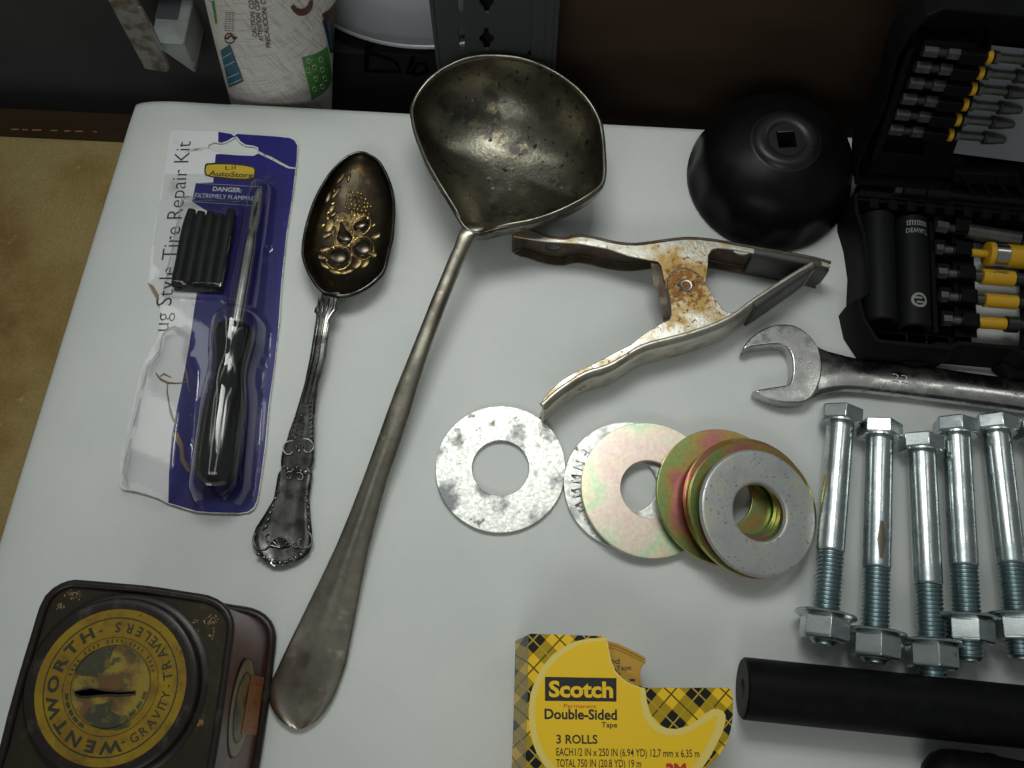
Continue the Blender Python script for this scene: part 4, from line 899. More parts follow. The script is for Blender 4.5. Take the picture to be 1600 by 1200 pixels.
part('bare_edge', MB().tube([sqr(sq, 39.15)[2]*.93+sqr(sq, 39.15)[3]*.07, sqr(sq, 39.15)[3]*.9+sqr(sq, 39.15)[2]*.1], [.12, .3], 6), M['chrome'], cw)

# ================================================================== COMBINATION WRENCH
t = thing('combination_wrench', 'scuffed chrome open-end wrench stamped 22 beside the black case', 'wrench', P(1300, 590, 0))
def z3(l): return [(1140+x/3.478, 480+y/3.478) for x, y in l]
head = z3([(72, 235), (85, 200), (110, 170), (140, 145), (175, 122), (210, 105), (250, 94), (290, 90), (325, 92), (355, 98), (385, 112), (412, 132), (440, 158), (465, 190), (485, 225), (497, 265), (503, 310), (502, 350), (497, 385), (485, 420), (468, 460), (445, 492), (415, 512), (380, 520), (340, 521), (300, 519), (260, 511), (220, 499), (185, 484), (155, 468), (135, 452), (165, 445), (200, 439), (250, 431), (300, 424), (325, 417), (335, 402), (341, 375), (345, 345), (345, 315), (343, 285), (337, 260), (325, 235), (308, 213), (285, 202), (255, 200), (215, 202), (170, 208), (120, 214)])
HZ = 10.0
part('jaw', MB().plate([P(x, y, HZ) for x, y in head], .6, HZ, .9, res=3), M['wrench'], t, smooth=30)
wr = []
for (x, yt, yb) in ((430, 200, 490), (450, 178, 492), (472, 190, 482), (490, 202, 474), (510, 212, 467), (540, 224, 459), (580, 236, 452), (640, 252, 447), (700, 266, 449), (780, 279, 458), (850, 288, 466), (1000, 301, 483), (1150, 318, 502), (1300, 341, 520), (1450, 362, 541), (1600, 386, 562), (1800, 415, 590), (2100, 460, 628)):
    wr.append((1140+x/3.478, 480+yt/3.478, 480+yb/3.478))
rings = []
for x, yt, yb in wr:
    a = P(x+1.2, yt, 7.0); b = P(x-1.2, yb, 7.0); c_ = Z((a+b)/2, 0); h = Z((b-a)/2, 0)
    kz = max(0, min(1, (x-1285)/30)); lift = .5*(1-kz)
    sec = [(-1, 2.0), (-1.0, 3.6), (-.95, 4.3), (-.8, 5.2), (-.4, 7.0), (-.05, 8.2), (.35, 8.6), (.8, 8.0), (.93, 6.9), (1.0, 5.6), (1.0, 2.2), (.86, 1.2), (0, .7), (-.86, 1.2)]
    rings.append([c_+h*u+UP*(z_-lift) for u, z_ in sec])
sh = part('shank', MB().loft(rings), M['wrench'], t, smooth=28)
mb = MB(); text_px(mb, '22', (1394, 595), (1419, 599), 13, 9.0, -.012); o = part('stamped_number', mb, M['stamp'], sh, solid=.1)
mb = MB()
for i in range(3):
    for j in range(4):
        x = 1568+j*8+i*.8; y = 602+i*5.5+j*.9
        mb.tube([P(x, y, 8.45), P(x+2.5+(i+j) % 2*2, y+.6, 8.45), P(x+3.4, y+2.6, 8.45)], .13, 4)
part('worn_stamp', mb, M['wrench'], sh)

# ================================================================== WASHERS
def washer_px(cx_, cy_, tilt, tdir, z):                             # frame for a leaning ring
    c_ = P(cx_, cy_, z); ax = V((math.cos(R(tdir)), math.sin(R(tdir)), 0))
    n = (UP*math.cos(R(tilt))+ax*math.sin(R(tilt))).normalized(); return c_, n
def ring_prof(ri, ro, th, b):
    return [(ri, b), (ri, th-b), (ri+b*.4, th-b*.3), (ri+b, th), (ro-b, th), (ro-b*.4, th-b*.3), (ro, th-b), (ro, b), (ro-b, 0), (ri+b, 0), (ri, b)]
def washer(name, label, cx_, cy_, ri, ro, th, tilt, tdir, z, m, b=.35, group='washers on the paper'):
    c_, n = washer_px(cx_, cy_, tilt, tdir, z)
    t_ = bpy.data.objects.new(name, None)
    mb_ = MB().lathe(c_-n*th, n, ring_prof(ri, ro, th, b), 96, (False, False), xdir=(1, 0, 0))
    o_ = single(name, mb_, m, label, 'washer', org=c_, group=group, smooth=30); return o_, c_, n
washer('flat_washer', 'galvanised washer with dark grey blotches lying alone beside the ladle handle', 782, 731, 14.2, 32.7, 2.6, 0, 0, 2.7, M['galv'])
w2, c2, n2 = washer('flat_washer', 'galvanised washer with stamped letters under the pale washer', 983, 757, 14.0, 32.6, 2.6, 0, 0, 2.7, M['galv'])
mb = MB()
for i, ch in enumerate('FNMMMR'):
    a = R(143+i*15.5); rr = 26.5
    pos = c2+V((rr*math.cos(a), rr*math.sin(a), .12)); rad = V((math.cos(a), math.sin(a), 0)); tan = V((-math.sin(a), math.cos(a), 0))
    vs_, fs_, wd = text2d(ch, .02); mb.add([pos+tan*((x-wd/2)*7)*.9-rad*(y-.35)*7 for x, y in vs_], fs_)
part('stamped_letters', mb, M['washer_grey'], w2, solid=.35)
washer('flat_washer', 'pale pinkish yellow zinc washer leaning on the galvanised washer', 1015, 764, 14.4, 33.9, 2.6, 5, -12, 7.3, M['zinc_pale'])
washer('flat_washer', 'gold and pink zinc washer leaning on the pale yellow washer', 1131, 775, 14.4, 33.9, 2.6, 8.5, -8, 8.8, M['zinc_gold'])
washer('flat_washer', 'deep gold washer mostly hidden beneath the grey top washer', 1172, 789, 13.5, 33.4, 2.8, 12, -10, 12.2, M['zinc_deep'])
washer('flat_washer', 'gold washer seen through the hole of the grey washer on top', 1178, 795, 13.4, 33.0, 2.8, 12.6, -10, 15.2, M['zinc_gold'])
washer('flat_washer', 'thick grey washer with rounded edges on top of the fanned pile', 1188, 800, 13.4, 30.6, 4.2, 15.5, -10, 20.0, M['washer_grey'], b=1.9)

# ================================================================== BOLTS
GB = 'zinc bolts with flange nuts lying in a row'
def make_bolt():
    r = thing('hex_bolt', '', 'bolt', (0, 0, 0), GB)                # local: head at +x end, axis along x, nut toward -x
    X = V((1, 0, 0))
    hx = [(.01, 8.0), (8.2, 8.0), (9.6, 7.5), (10.9, 6.6), (10.95, .6), (10.3, 0), (.01, 0)]
    part('head', MB().ngon_lathe((0, 0, 0), X, [(9.2, 8.0), (10.9, 7.2), (10.95, .6), (10.3, 0)], 6, xdir=(0, 1, 0)), M['bolt'], r, bevel=.35)
    part('bearing_face', MB().lathe((0, 0, 0), X, [(9.6, .05), (9.6, -.8), (7, -.9)], 32), M['bolt'], r)
    part('shank', MB().lathe((0, 0, 0), -X, [(6.9, 0), (6.55, 1.5), (6.5, 64.6), (6.1, 65.7)], 40, xdir=(0, 0, 1)), M['bolt'], r)
    pr = []; h = 65.5; k = 0
    while h < 108.0:
        pr += [(5.25, h), (6.3, h+.85), (6.3, h+1.05)]; h += 1.95
    pr += [(5.2, h), (4.8, h+.8), (.01, h+.9)]
    part('thread', MB().lathe((0, 0, 0), -X, pr, 28, xdir=(0, 0, 1)), M['thread'], r)
    nt = part('flange_nut', MB().ngon_lathe((-96.0, 0, 0), -X, [(11.0, 0), (11.6, .8), (11.6, 10), (10.6, 11.2), (6.5, 11.3)], 6, xdir=(0, 1, 0)), M['bolt'], r, bevel=.35)
    part('flange', MB().lathe((-96.0, 0, 0), -X, [(7, -1.2), (13.6, -1.1), (14.0, -.6), (13.9, .1), (11.8, 1.4), (10.5, 1.8)], 40), M['bolt'], nt)
    return r
b0 = make_bolt()
def dup_tree(o_, par=None):
    c_ = o_.copy(); C.objects.link(c_); c_.parent = par
    for ch in list(o_.children): dup_tree(ch, c_)
    return c_
bolts = [((1313, 662), (1288, 988), 0, 'zinc hex bolt and nut at the left end of the row, beside the washers'),
         ((1374, 684), (1367, 1015), 0, 'zinc bolt with a brown stain on its shank, second from the left'),
         ((1440, 706), (1456, 1025), -3.5, 'zinc bolt lying lowest in the row, third from the left'),
         ((1494, 680), (1512, 985), -6, 'zinc bolt fourth from the left, its nut tucked behind the lowest bolt'),
         ((1556, 676), (1592, 985), -6, 'zinc bolt fifth from the left, nut partly at the right edge'),
         ((1622, 686), (1664, 985), -6, 'zinc bolt cut by the right edge, only its head corner showing')]
roots = []
for i, (a, b, dn, lab) in enumerate(bolts):
    o_ = b0 if i == 0 else dup_tree(b0)
    A = P(a[0], a[1], 11.0); B = P(b[0], b[1], 14.2); ax = (A-B).normalized()
    zz = (UP-ax*UP.dot(ax)).normalized(); yy = zz.cross(ax); rl = R([25, 38, 27, 22, 24, 30][i])
    y2 = yy*math.cos(rl)+zz*math.sin(rl); z2 = ax.cross(y2)
    mtx = Matrix((ax, y2, z2)).transposed().to_4x4(); mtx.translation = (A)*S
    o_.matrix_world = mtx; o_['label'] = lab; roots.append(o_)
    for ch in o_.children:
        if ch.name.startswith('flange_nut'): ch.location = (-dn*S, 0, 0); ch.rotation_euler = (R([2, -14, -4, 8, 6, 0][i]), 0, 0)
mb = MB()
def stn(i, j): 
    a = R(-18+36*i/6); hh = -(44+18*j/8); wv = 1-abs(j/8-.5)*1.3
    return V((hh, 6.56*math.sin(a*wv+.15), 6.56*math.cos(a*wv+.15)))
st_o = bpy.data.objects.new('oil_stain', mesh_of('oil_stain', MB().grid(6, 8, stn), M['stain'], V((0, 0, 0)), 60)); C.objects.link(st_o); st_o.parent = roots[1]; st_o.rotation_euler = (R(-32), 0, 0)
# ================================================================== TAPE CARTON
TH = 38.0
t = thing('tape_carton', 'yellow tartan carton of double-sided tape rolls with a cut-out top', 'carton', P(950, 1120, 0))
top = [(826, 992), (829, 990), (946, 994), (947, 1008), (950, 1022), (956, 1036), (964, 1048), (975, 1058), (988, 1066), (1001, 1072), (1008, 1074.5), (1075, 1074.5), (1138, 1074.5), (1144, 1080), (1145.5, 1100), (1145, 1120), (1142, 1140), (1136, 1160), (1126, 1178), (1112, 1193), (1095, 1208), (1076, 1226), (1062, 1250), (1058, 1300), (814, 1300), (818, 1250), (821, 1200), (824, 1100)]
skx = V((-5.6, 0, 0))
pt = [P(x, y, TH) for x, y in top]
part('front_panel', MB().plate(pt, TH-.5, TH, .1), M['plaid'], t)
def wall(idx, m, name):
    a = [pt[i]-UP*.3 for i in idx]; b = [Z(p, .4)+skx for p in a]
    return part(name, MB().loft([a, b], closed=False), m, t, solid=.5, smooth=40)
wall([27, 26, 25, 24], M['plaid'], 'side_panel'); wall([0, 27], M['plaid'], 'side_panel')
wall([1, 2], M['tape_side'], 'end_panel'); wall([10, 11, 12], M['tape_side'], 'end_panel'); wall(list(range(12, 24)), M['plaid'], 'curved_panel')
wall([23, 24], M['tape_side'], 'end_panel')
part('back_panel', MB().plate([Z(p, 0)+skx for p in pt], .3, .8, .1), M['tape_side'], t)
def zt(l): return [(780+x/4, 960+y/4) for x, y in l]
pale = zt([(668, 145), (560, 150), (470, 170), (400, 205), (330, 255), (270, 325), (225, 410), (195, 500), (184, 600), (188, 700), (205, 790), (235, 870), (285, 950), (340, 1010), (360, 1100), (360, 1250), (1120, 1250), (1180, 1100), (1270, 960), (1325, 880), (1365, 800), (1395, 740), (1415, 670), (1415, 630), (1400, 605), (1370, 590), (1330, 592), (1290, 620), (1240, 660), (1180, 697), (1110, 716), (1050, 712), (1000, 690), (965, 655), (940, 605), (925, 550), (917, 500), (912, 462), (885, 455), (830, 438), (770, 400), (725, 350), (700, 285), (686, 220), (680, 180)])
yel = zt([(668, 165), (580, 170), (500, 190), (430, 225), (360, 280), (300, 350), (258, 430), (230, 520), (222, 610), (228, 700), (245, 780), (278, 860), (330, 930), (385, 985), (400, 1100), (400, 1250), (1080, 1250), (1130, 1090), (1225, 935), (1280, 850), (1320, 770), (1350, 700), (1365, 650), (1360, 635), (1340, 640), (1300, 668), (1240, 705), (1180, 740), (1110, 758), (1040, 755), (985, 735), (940, 695), (905, 640), (888, 570), (880, 500), (876, 462), (830, 450), (765, 412), (715, 360), (690, 290), (676, 220)])
part('pale_outline', MB().plate([P(x, y, TH+.2) for x, y in pale], TH+.05, TH+.12, 0), M['tape_pale'], t)
part('yellow_field', MB().plate([P(x, y, TH+.2) for x, y in yel], TH+.13, TH+.2, 0), M['tape_yellow'], t)
part('name_plate', MB().plate([P(x, y, TH+.3) for x, y in zt([(286, 390), (733, 398), (733, 545), (286, 540)])], TH+.22, TH+.28, 0), M['ink'], t)
mb = MB(); text_px(mb, 'Scotch', zt([(310, 512)])[0], zt([(712, 518)])[0], 22.5, TH+.34, .035); part('lettering', mb, M['tape_yellow'], t)
mb = MB(); text_px(mb, 'Permanent', zt([(405, 584)])[0], zt([(607, 587)])[0], 6, TH+.27, .0)
for x_ in (1050, 1092, 1140): pass
text_px(mb, '3M', zt([(1045, 1010)])[0], zt([(1172, 1010)])[0], 17, TH+.27, .06); part('lettering', mb, M['red_print'], t)
mb = MB(); text_px(mb, 'Double-Sided', zt([(283, 652)])[0], zt([(737, 658)])[0], 14.5, TH+.27, 0.028)
text_px(mb, 'Tape', zt([(640, 705)])[0], zt([(738, 707)])[0], 7.5, TH+.27, 0.015)
text_px(mb, '3 ROLLS', zt([(358, 806)])[0], zt([(615, 808)])[0], 12.5, TH+.27, .02)
text_px(mb, 'EACH', zt([(357, 882)])[0], zt([(462, 883)])[0], 11, TH+.27, .012); text_px(mb, '1/2 IN x 250 IN (6.94 YD) 12,7 mm x 6,35 m', zt([(474, 883)])[0], zt([(1252, 893)])[0], 11, TH+.27, 0.008)
text_px(mb, 'TOTAL', zt([(357, 952)])[0], zt([(478, 953)])[0], 11, TH+.27, .012); text_px(mb, '750 IN (20.8 YD) 19 m', zt([(490, 953)])[0], zt([(888, 956)])[0], 11, TH+.27, 0.008)
part('lettering', mb, M['ink'], t)
dz = TH-3
t2 = thing('tape_dispenser', 'amber tape dispenser showing through the cut-out of the yellow carton', 'tape dispenser', P(975, 1030, 0))
dp = zt([(640, 158), (690, 168), (740, 182), (800, 208), (860, 238), (915, 268), (912, 300), (885, 340), (882, 400), (895, 455), (880, 520), (640, 520)])
part('dispenser_side', MB().plate([P(x, y, dz) for x, y in dp], 24, dz, .5), M['tape_core'], t2)
part('dispenser_side', MB().plate([P(x, y, dz) for x, y in dp], 2, 21, .5), M['tape_core'], t2)
mb = MB()
for k, off in enumerate((14, 34)): mb.tube([P(x, y+off/4, dz+.3) for x, y in dp[1:6]], .35, 6)
part('rim_ridge', mb, M['tape_core'], t2)
mb = MB(); text_px(mb, 'ed', zt([(692, 305)])[0], zt([(752, 309)])[0], 8.5, dz+.15, .0); text_px(mb, 'Tape', zt([(735, 350)])[0], zt([(826, 345)])[0], 7, dz+.15, 0); text_px(mb, '"', zt([(815, 440)])[0], zt([(850, 440)])[0], 8, dz+.15, .04)
part('lettering', mb, M['ink'], t2)

# ================================================================== TUBES AT LOWER RIGHT
a, b = P(1160, 1075, 14), P(1640, 1124, 14); ax = (b-a).normalized(); L_ = (b-a).length+60
t = thing('rubber_tube', 'long matt black rubber tube with a small bore, beside the tape carton', 'tube', Z((a+b)/2, 0))
part('tube_wall', MB().lathe(a, ax, [(12.6, 0), (13.5, .6), (13.6, 3), (13.6, L_)], 48, (False, True)), M['rubber_matt'], t)
part('cut_end', MB().lathe(a-ax*.15, ax, [(12.7, 0), (4.2, .1), (4.0, 1.2), (4.0, 16)], 40, (False, True)), M['foam'], t)
a, b = P(1472, 1212, 13), P(1700, 1256, 13); ax = (b-a).normalized()
t = thing('black_grip', 'rounded black rubber grip at the lower right edge below the tube', 'grip', Z((a+b)/2, 0))
part('grip_sleeve', MB().lathe(a, ax, [(.01, -8.5), (5, -7.6), (9, -4.5), (11.3, 0), (12.2, 6), (12.6, 14), (12.6, 90)], 40), M['rubber_matt'], t)
part('grip_ridge', MB().lathe(a, ax, [(12.5, 18), (13.2, 19), (13.2, 22), (12.5, 23)], 40), M['rubber_matt'], t)

# ================================================================== TIN
TT = 68.0
t = thing('square_tin', 'dark square tin box with a round yellow lettered lid and coin slot', 'tin', P(230, 1080, 0))
def zq(l): return [(x/3.478, 890+y/3.478) for x, y in l]
tp = zq([(400, 68), (500, 76), (600, 85), (700, 93), (800, 103), (900, 117), (1000, 133), (1080, 145), (1130, 155), (1170, 171), (1205, 193), (1235, 226), (1252, 262), (1260, 300), (1255, 380), (1240, 480), (1226, 590), (1210, 700), (1195, 800), (1180, 900), (1165, 990), (1150, 1078), (1128, 1190), (1100, 1250), (1060, 1275), (1000, 1285), (500, 1262), (60, 1245), (10, 1230), (-35, 1190), (-45, 1140), (-20, 1060), (10, 965), (50, 800), (100, 620), (150, 450), (178, 360), (203, 275), (225, 205), (255, 145), (290, 110), (330, 86), (365, 73)])
tp3 = [P(x, y, TT) for x, y in tp]; tc_ = sum(tp3, V((0, 0, 0)))/len(tp3)
def sc(p, k, z): return V((tc_.x+(p.x-tc_.x)*k, tc_.y+(p.y-tc_.y)*k, z))
body_pts = 1.0
part('tin_body', MB().loft([[sc(p, .985, 3) for p in tp3], [sc(p, .975, 8) for p in tp3], [sc(p, .97, TT/2) for p in tp3], [sc(p, .975, TT-4) for p in tp3]], True, (True, False)), M['tin_red'], t, smooth=50)
part('base_bead', MB().tube([sc(p, 1.0, 2.4)+V((0, .8, 0)) for p in tp3], 2.3, 10, closed=True), M['tin_rim'], t, smooth=60)
part('top_collar', MB().loft([[sc(p, .982, TT-7) for p in tp3], [sc(p, .985, TT-1.5) for p in tp3]], True, (False, False)), M['tin_rim'], t, smooth=60)
part('top_bead', MB().tube([sc(p, .985, TT-.8) for p in tp3], 1.7, 10, closed=True), M['tin_rim'], t, smooth=60)
LC = P(172, 1072, TT+4.5); lc0 = Z(LC, 0)
def circ(r, z, n=72, c=None): return [V(((c or LC).x+r*math.cos(2*math.pi*k/n), (c or LC).y+r*math.sin(2*math.pi*k/n), z)) for k in range(n)]
part('top_plate', MB().sheet([sc(p, .975, TT-1.2) for p in tp3], [circ(36, TT-1.2)]), M['tin'], t)
mmpx = (P(173, 1072, TT+4.5)-P(172, 1072, TT+4.5)).length
rl = 119*mmpx
lid = part('lid_ring', MB().lathe(lc0, UP, [(37.0, TT-1.6), (36.6, TT-1.0), (rl+4.4, TT-.7), (rl+4.3, TT+2.6), (rl+4.0, TT+3.5), (rl+3.3, TT+3.95), (rl+1.2, TT+4.0), (rl-.6, TT+3.95)], 96, (False, False)), M['tin_rim'], t, smooth=50)
slot = [P(x, y, TT+4.4) for x, y in zq([(405, 664), (440, 655), (490, 644), (530, 650), (580, 660), (650, 664), (735, 662), (736, 676), (650, 682), (590, 680), (530, 684), (480, 690), (440, 690), (415, 680)])]
part('lid_label', MB().sheet(circ(rl-.3, TT+4.0), [[Z(p, TT+4.0) for p in slot]]), M['tin_label'], lid, smooth=0)
mb = MB().loft([[Z(p, TT+4.0) for p in slot], [Z(p, TT-6) for p in slot]], True, (False, True)); part('coin_slot', mb, M['void'], lid)
mb = MB().tube([p+V((0, 0, .15)) for p in slot], .35, 5, closed=True); part('slot_lip', mb, M['tin'], lid)
zl = TT+4.15
def ringline(r, w_): return MB().loft([circ(r-w_/2, zl), circ(r+w_/2, zl)], True, (False, False))
part('printed_ring', ringline(104*mmpx, .45), M['tin_ink'], lid); part('printed_ring', ringline(74*mmpx, .2), M['tin_ink'], lid); part('printed_ring', ringline(62*mmpx, .25), M['tin_ink'], lid)
mb = MB()
def arc_text(txt, angs, r, h, outward, wide=1.0, bold=.01, zz=None):
    for ch, a in zip(txt, angs):
        if ch == ' ': continue
        a = R(a); rad = V((math.cos(a), math.sin(a), 0)); upv = rad if outward else -rad; rt = V((upv.y, -upv.x, 0))
        vs_, fs_, wd = text2d(ch, bold); k = h/CAP
        mb.add([Z(LC, zz or zl)+rad*r+rt*((x-wd/2)*k*wide)+upv*((y-CAP/2)*k) for x, y in vs_], fs_)
def angof(x, y):
    q = P(x/3.478, 890+y/3.478, TT+4); return math.degrees(math.atan2(q.y-LC.y, q.x-LC.x))
a0_, a1_ = angof(600, 995), angof(478, 366)
if a1_ > a0_: a1_ -= 360
cw_ = [1.25, .95, 1.1, .95, 1.3, 1.15, 1.0, .95, 1.1]; ps_ = [0.0]
for k in range(8): ps_.append(ps_[-1]+(cw_[k]+cw_[k+1])/2)
W_ = [a0_+(a1_-a0_)*q_/ps_[-1] for q_ in ps_]
arc_text('WENTWORTH', W_, 90*mmpx, 12.5*mmpx*1.3, True, 1.35, .035)
T_ = [angof(x, y) for x, y in ((916, 578), (912, 515), (884, 455), (865, 415), (835, 385), (802, 358), (757, 340), (700, 328), (640, 326))]
arc_text('TRAVELERS', T_, 89*mmpx, 14.5*mmpx, False, 1.0, .014)
G_ = [angof(x, y) for x, y in ((742, 942), (795, 898), (835, 850), (868, 800), (895, 762), (908, 735), (922, 685))]
arc_text('GRAVITY', G_, 89*mmpx, 13.5*mmpx, False, .95, .005)
arc_text('--', [angof(552, 345), angof(680, 982)], 90*mmpx, 12*mmpx, True, 1.2, .02); arc_text('.', [angof(925, 632)], 86*mmpx, 12*mmpx, False, 1.2, .02)
part('lettering', mb, M['tin_ink'], lid)
part('globe_print', MB().sheet(circ(60*mmpx, zl-.06)[:], [[Z(p, zl-.06) for p in slot]]), M['tin_art2'], lid)
def zl_(l): return [P(x, y, zl) for x, y in zq(l)]
part('dark_print', MB().sheet(zl_([(405, 545), (440, 490), (500, 445), (570, 420), (640, 412), (615, 440), (600, 480), (590, 520), (560, 560), (530, 585), (490, 580), (450, 578), (410, 570)])), M['tin_art'], lid)
part('dark_print', MB().sheet(zl_([(455, 800), (480, 760), (500, 735), (560, 730), (610, 700), (605, 740), (600, 765), (640, 790), (710, 830), (700, 855), (640, 872), (560, 872), (500, 850)])), M['tin_art'], lid)
mb = MB()
for k in range(26):
    x = 300+random.random()*500; y = 380+random.random()*470; 
for rr, a0, a1 in ((68, 20, 165), (68, 190, 240), (56, -80, -10)):
    for k in range(24):
        a = R(a0+(a1-a0)*k/23); p = Z(LC, zl+.03)+V((math.cos(a), math.sin(a), 0))*rr*mmpx; q = V((-math.sin(a), math.cos(a), 0)); n_ = V((math.cos(a), math.sin(a), 0))
        if k % 5 == 4: continue
        mb.add([p+q*.35+n_*.7, p-q*.3+n_*.6, p-q*.2-n_*.7, p+q*.3-n_*.6], [(0, 1, 2, 3)])
part('fine_print', mb, M['tin_art'], lid)
mb = MB()
for (x0, y0, n_, sp_) in ((400, 135, 22, 34), (325, 195, 14, 22), (1150, 285, 30, 42), (1060, 280, 5, 10), (1145, 350, 10, 24)):
    for k in range(n_):
        q_ = P((x0+random.gauss(0, sp_*.6))/3.478, 890+(y0+random.gauss(0, sp_*.5))/3.478, TT-1.15); a_ = random.uniform(0, 6.3); l_ = random.uniform(.25, .9); w_ = random.uniform(.15, .4)
        e1, e2 = V((math.cos(a_), math.sin(a_), 0)), V((-math.sin(a_), math.cos(a_), 0))
        mb.add([q_-e1*l_, q_+e2*w_+e1*.1, q_+e1*l_*.8, q_-e2*w_*.7], [(0, 1, 2, 3)])
part('worn_gold_flecks', mb, M['card_kraft'], t)
# right side decoration, on the right wall
rw = [sc(tp3[i], .975, TT/2) for i in (14, 22)]; wd_ = Z(rw[1]-rw[0], 0).normalized(); wn = V((-wd_.y, wd_.x, 0))
if wn.x < 0: wn = -wn
def onside(px, py, off): return PP(px, py, rw[0]+wn*off, wn)
oc_ = onside(377, 1105, .4)
def oval(ry, rz_, off, n=40): return [oc_+wn*(off-.4)+wd_*(ry*math.cos(2*math.pi*k/n))+UP*(rz_*math.sin(2*math.pi*k/n)) for k in range(n)]
part('oval_print', MB().sheet(oval(20.5, 17, .55)), M['tin_ink'], t); part('oval_print', MB().sheet(oval(19.6, 16, .65)), M['oval'], t)
part('oval_print', MB().sheet(oval(14.6, 11.6, .75)), M['tin_ink'], t); part('oval_print', MB().sheet(oval(13.6, 10.6, .85)), M['oval_in'], t)
stp = [onside(x, y, 1.1) for x, y in ((393, 1055), (413, 1058), (400.5, 1149), (377, 1147))]
part('paper_sticker', MB().sheet(stp), M['sticker'], t, solid=.2)
mb = MB()
for k in range(2):
    f0 = .12+.74*k
    a_ = stp[0]+(stp[3]-stp[0])*f0; b_3 = stp[1]+(stp[2]-stp[1])*f0; mb.tube([a_+wn*.25, b_3+wn*.25], .2, 4)
part('sticker_rule', mb, M['red_print'], t)

# ================================================================== BIT CASE
GZ = 22.0
rp = [(1334, 300), (1334, 330), (1344, 362), (1351, 407), (1349, 455), (1337, 467), (1345, 500), (1369, 536), (1420, 542), (1487, 548), (1500, 540), (1580, 547), (1600, 560), (1720, 572), (1760, 540), (1750, 338)]
k_ = thing('bit_case', 'open black plastic case of driver bits with its lid standing up', 'bit case', P(1450, 450, 0))
r3 = [P(x, y, GZ) for x, y in rp]; kc = sum(r3, V((0, 0, 0)))/len(r3)
def ins(d, z, only=None):
    out = []; n = len(r3)
    for i, p in enumerate(r3):
        a = (r3[i]-r3[i-1]).normalized(); b = (r3[(i+1) % n]-r3[i]).normalized()
        n1 = V((a.y, -a.x, 0)); n2_ = V((b.y, -b.x, 0)); m_ = (n1+n2_); m_ = m_.normalized() if m_.length > .01 else n1
        if (m_).dot(p-kc) > 0: m_ = -m_
        out.append(Z(p+m_*d, z))
    return out
out0 = [Z(p+V((-1.6 if p.x < kc.x else 0, -1.5 if p.y < kc.y else 0, 0)), .2) for p in r3]
base = part('case_base', MB().loft([out0, [Z(p, 11)+V((-1.9 if p.x < kc.x-40 else 0, -2.0 if p.y < kc.y else 0, 0)) for p in r3], [Z(p, GZ-2) for p in r3], [Z(p, GZ) for p in ins(.6, GZ)], ins(2.6, GZ), ins(3.2, 6)], True, (False, False)), M['case'], k_, smooth=25)
part('tray_floor', MB().plate(pl([(1352, 320), (1352, 480), (1380, 534), (1500, 540), (1518, 545), (1518, 375), (1596, 385), (1596, 545), (1740, 560), (1740, 345)], 6), 4, 6, 0), M['case'], base)
part('front_compartment', MB().plate(pl([(1360, 515), (1378, 533), (1486, 544), (1486, 524)], GZ), 14, GZ-1.5, .4, [pl([(1366, 518), (1381, 531), (1416, 534), (1416, 520)], GZ), pl([(1421, 521), (1447, 523), (1447, 536), (1421, 534)], GZ), pl([(1452, 523), (1482, 527), (1484, 541), (1453, 537)], GZ)]), M['case'], base)
# outer grip pads on the front wall
part('front_pad', MB().plate(pl([(1420, 548), (1472, 553), (1464, 566), (1436, 572), (1410, 566)], 8), 1, 9, .8), M['case'], base)
part('front_latch', MB().plate(pl([(1560, 540), (1640, 545), (1640, 590), (1585, 588), (1562, 570)], 10), .5, 12, 1.0), M['case'], base)
for i in range(9):
    x = 1362+i*29; part('rib', MB().box(P(x, 322+i*2.6, 17), V((2.4, -.2, 0)), V((.5, 3.4, 0)), UP*4), M['case'], base)
part('cross_rail', MB().loft([[P(x, y, GZ-2) for x, y in ((1340, 303), (1750, 341), (1750, 352), (1340, 313))], [P(x, y, GZ-9) for x, y in ((1340, 303), (1750, 341), (1750, 352), (1340, 313))]]), M['case'], base, bevel=.5)
part('hinge_barrel', MB().tube([P(1338, 303, GZ-5), P(1750, 341, GZ-5)], 5.2, 14), M['case'], base)
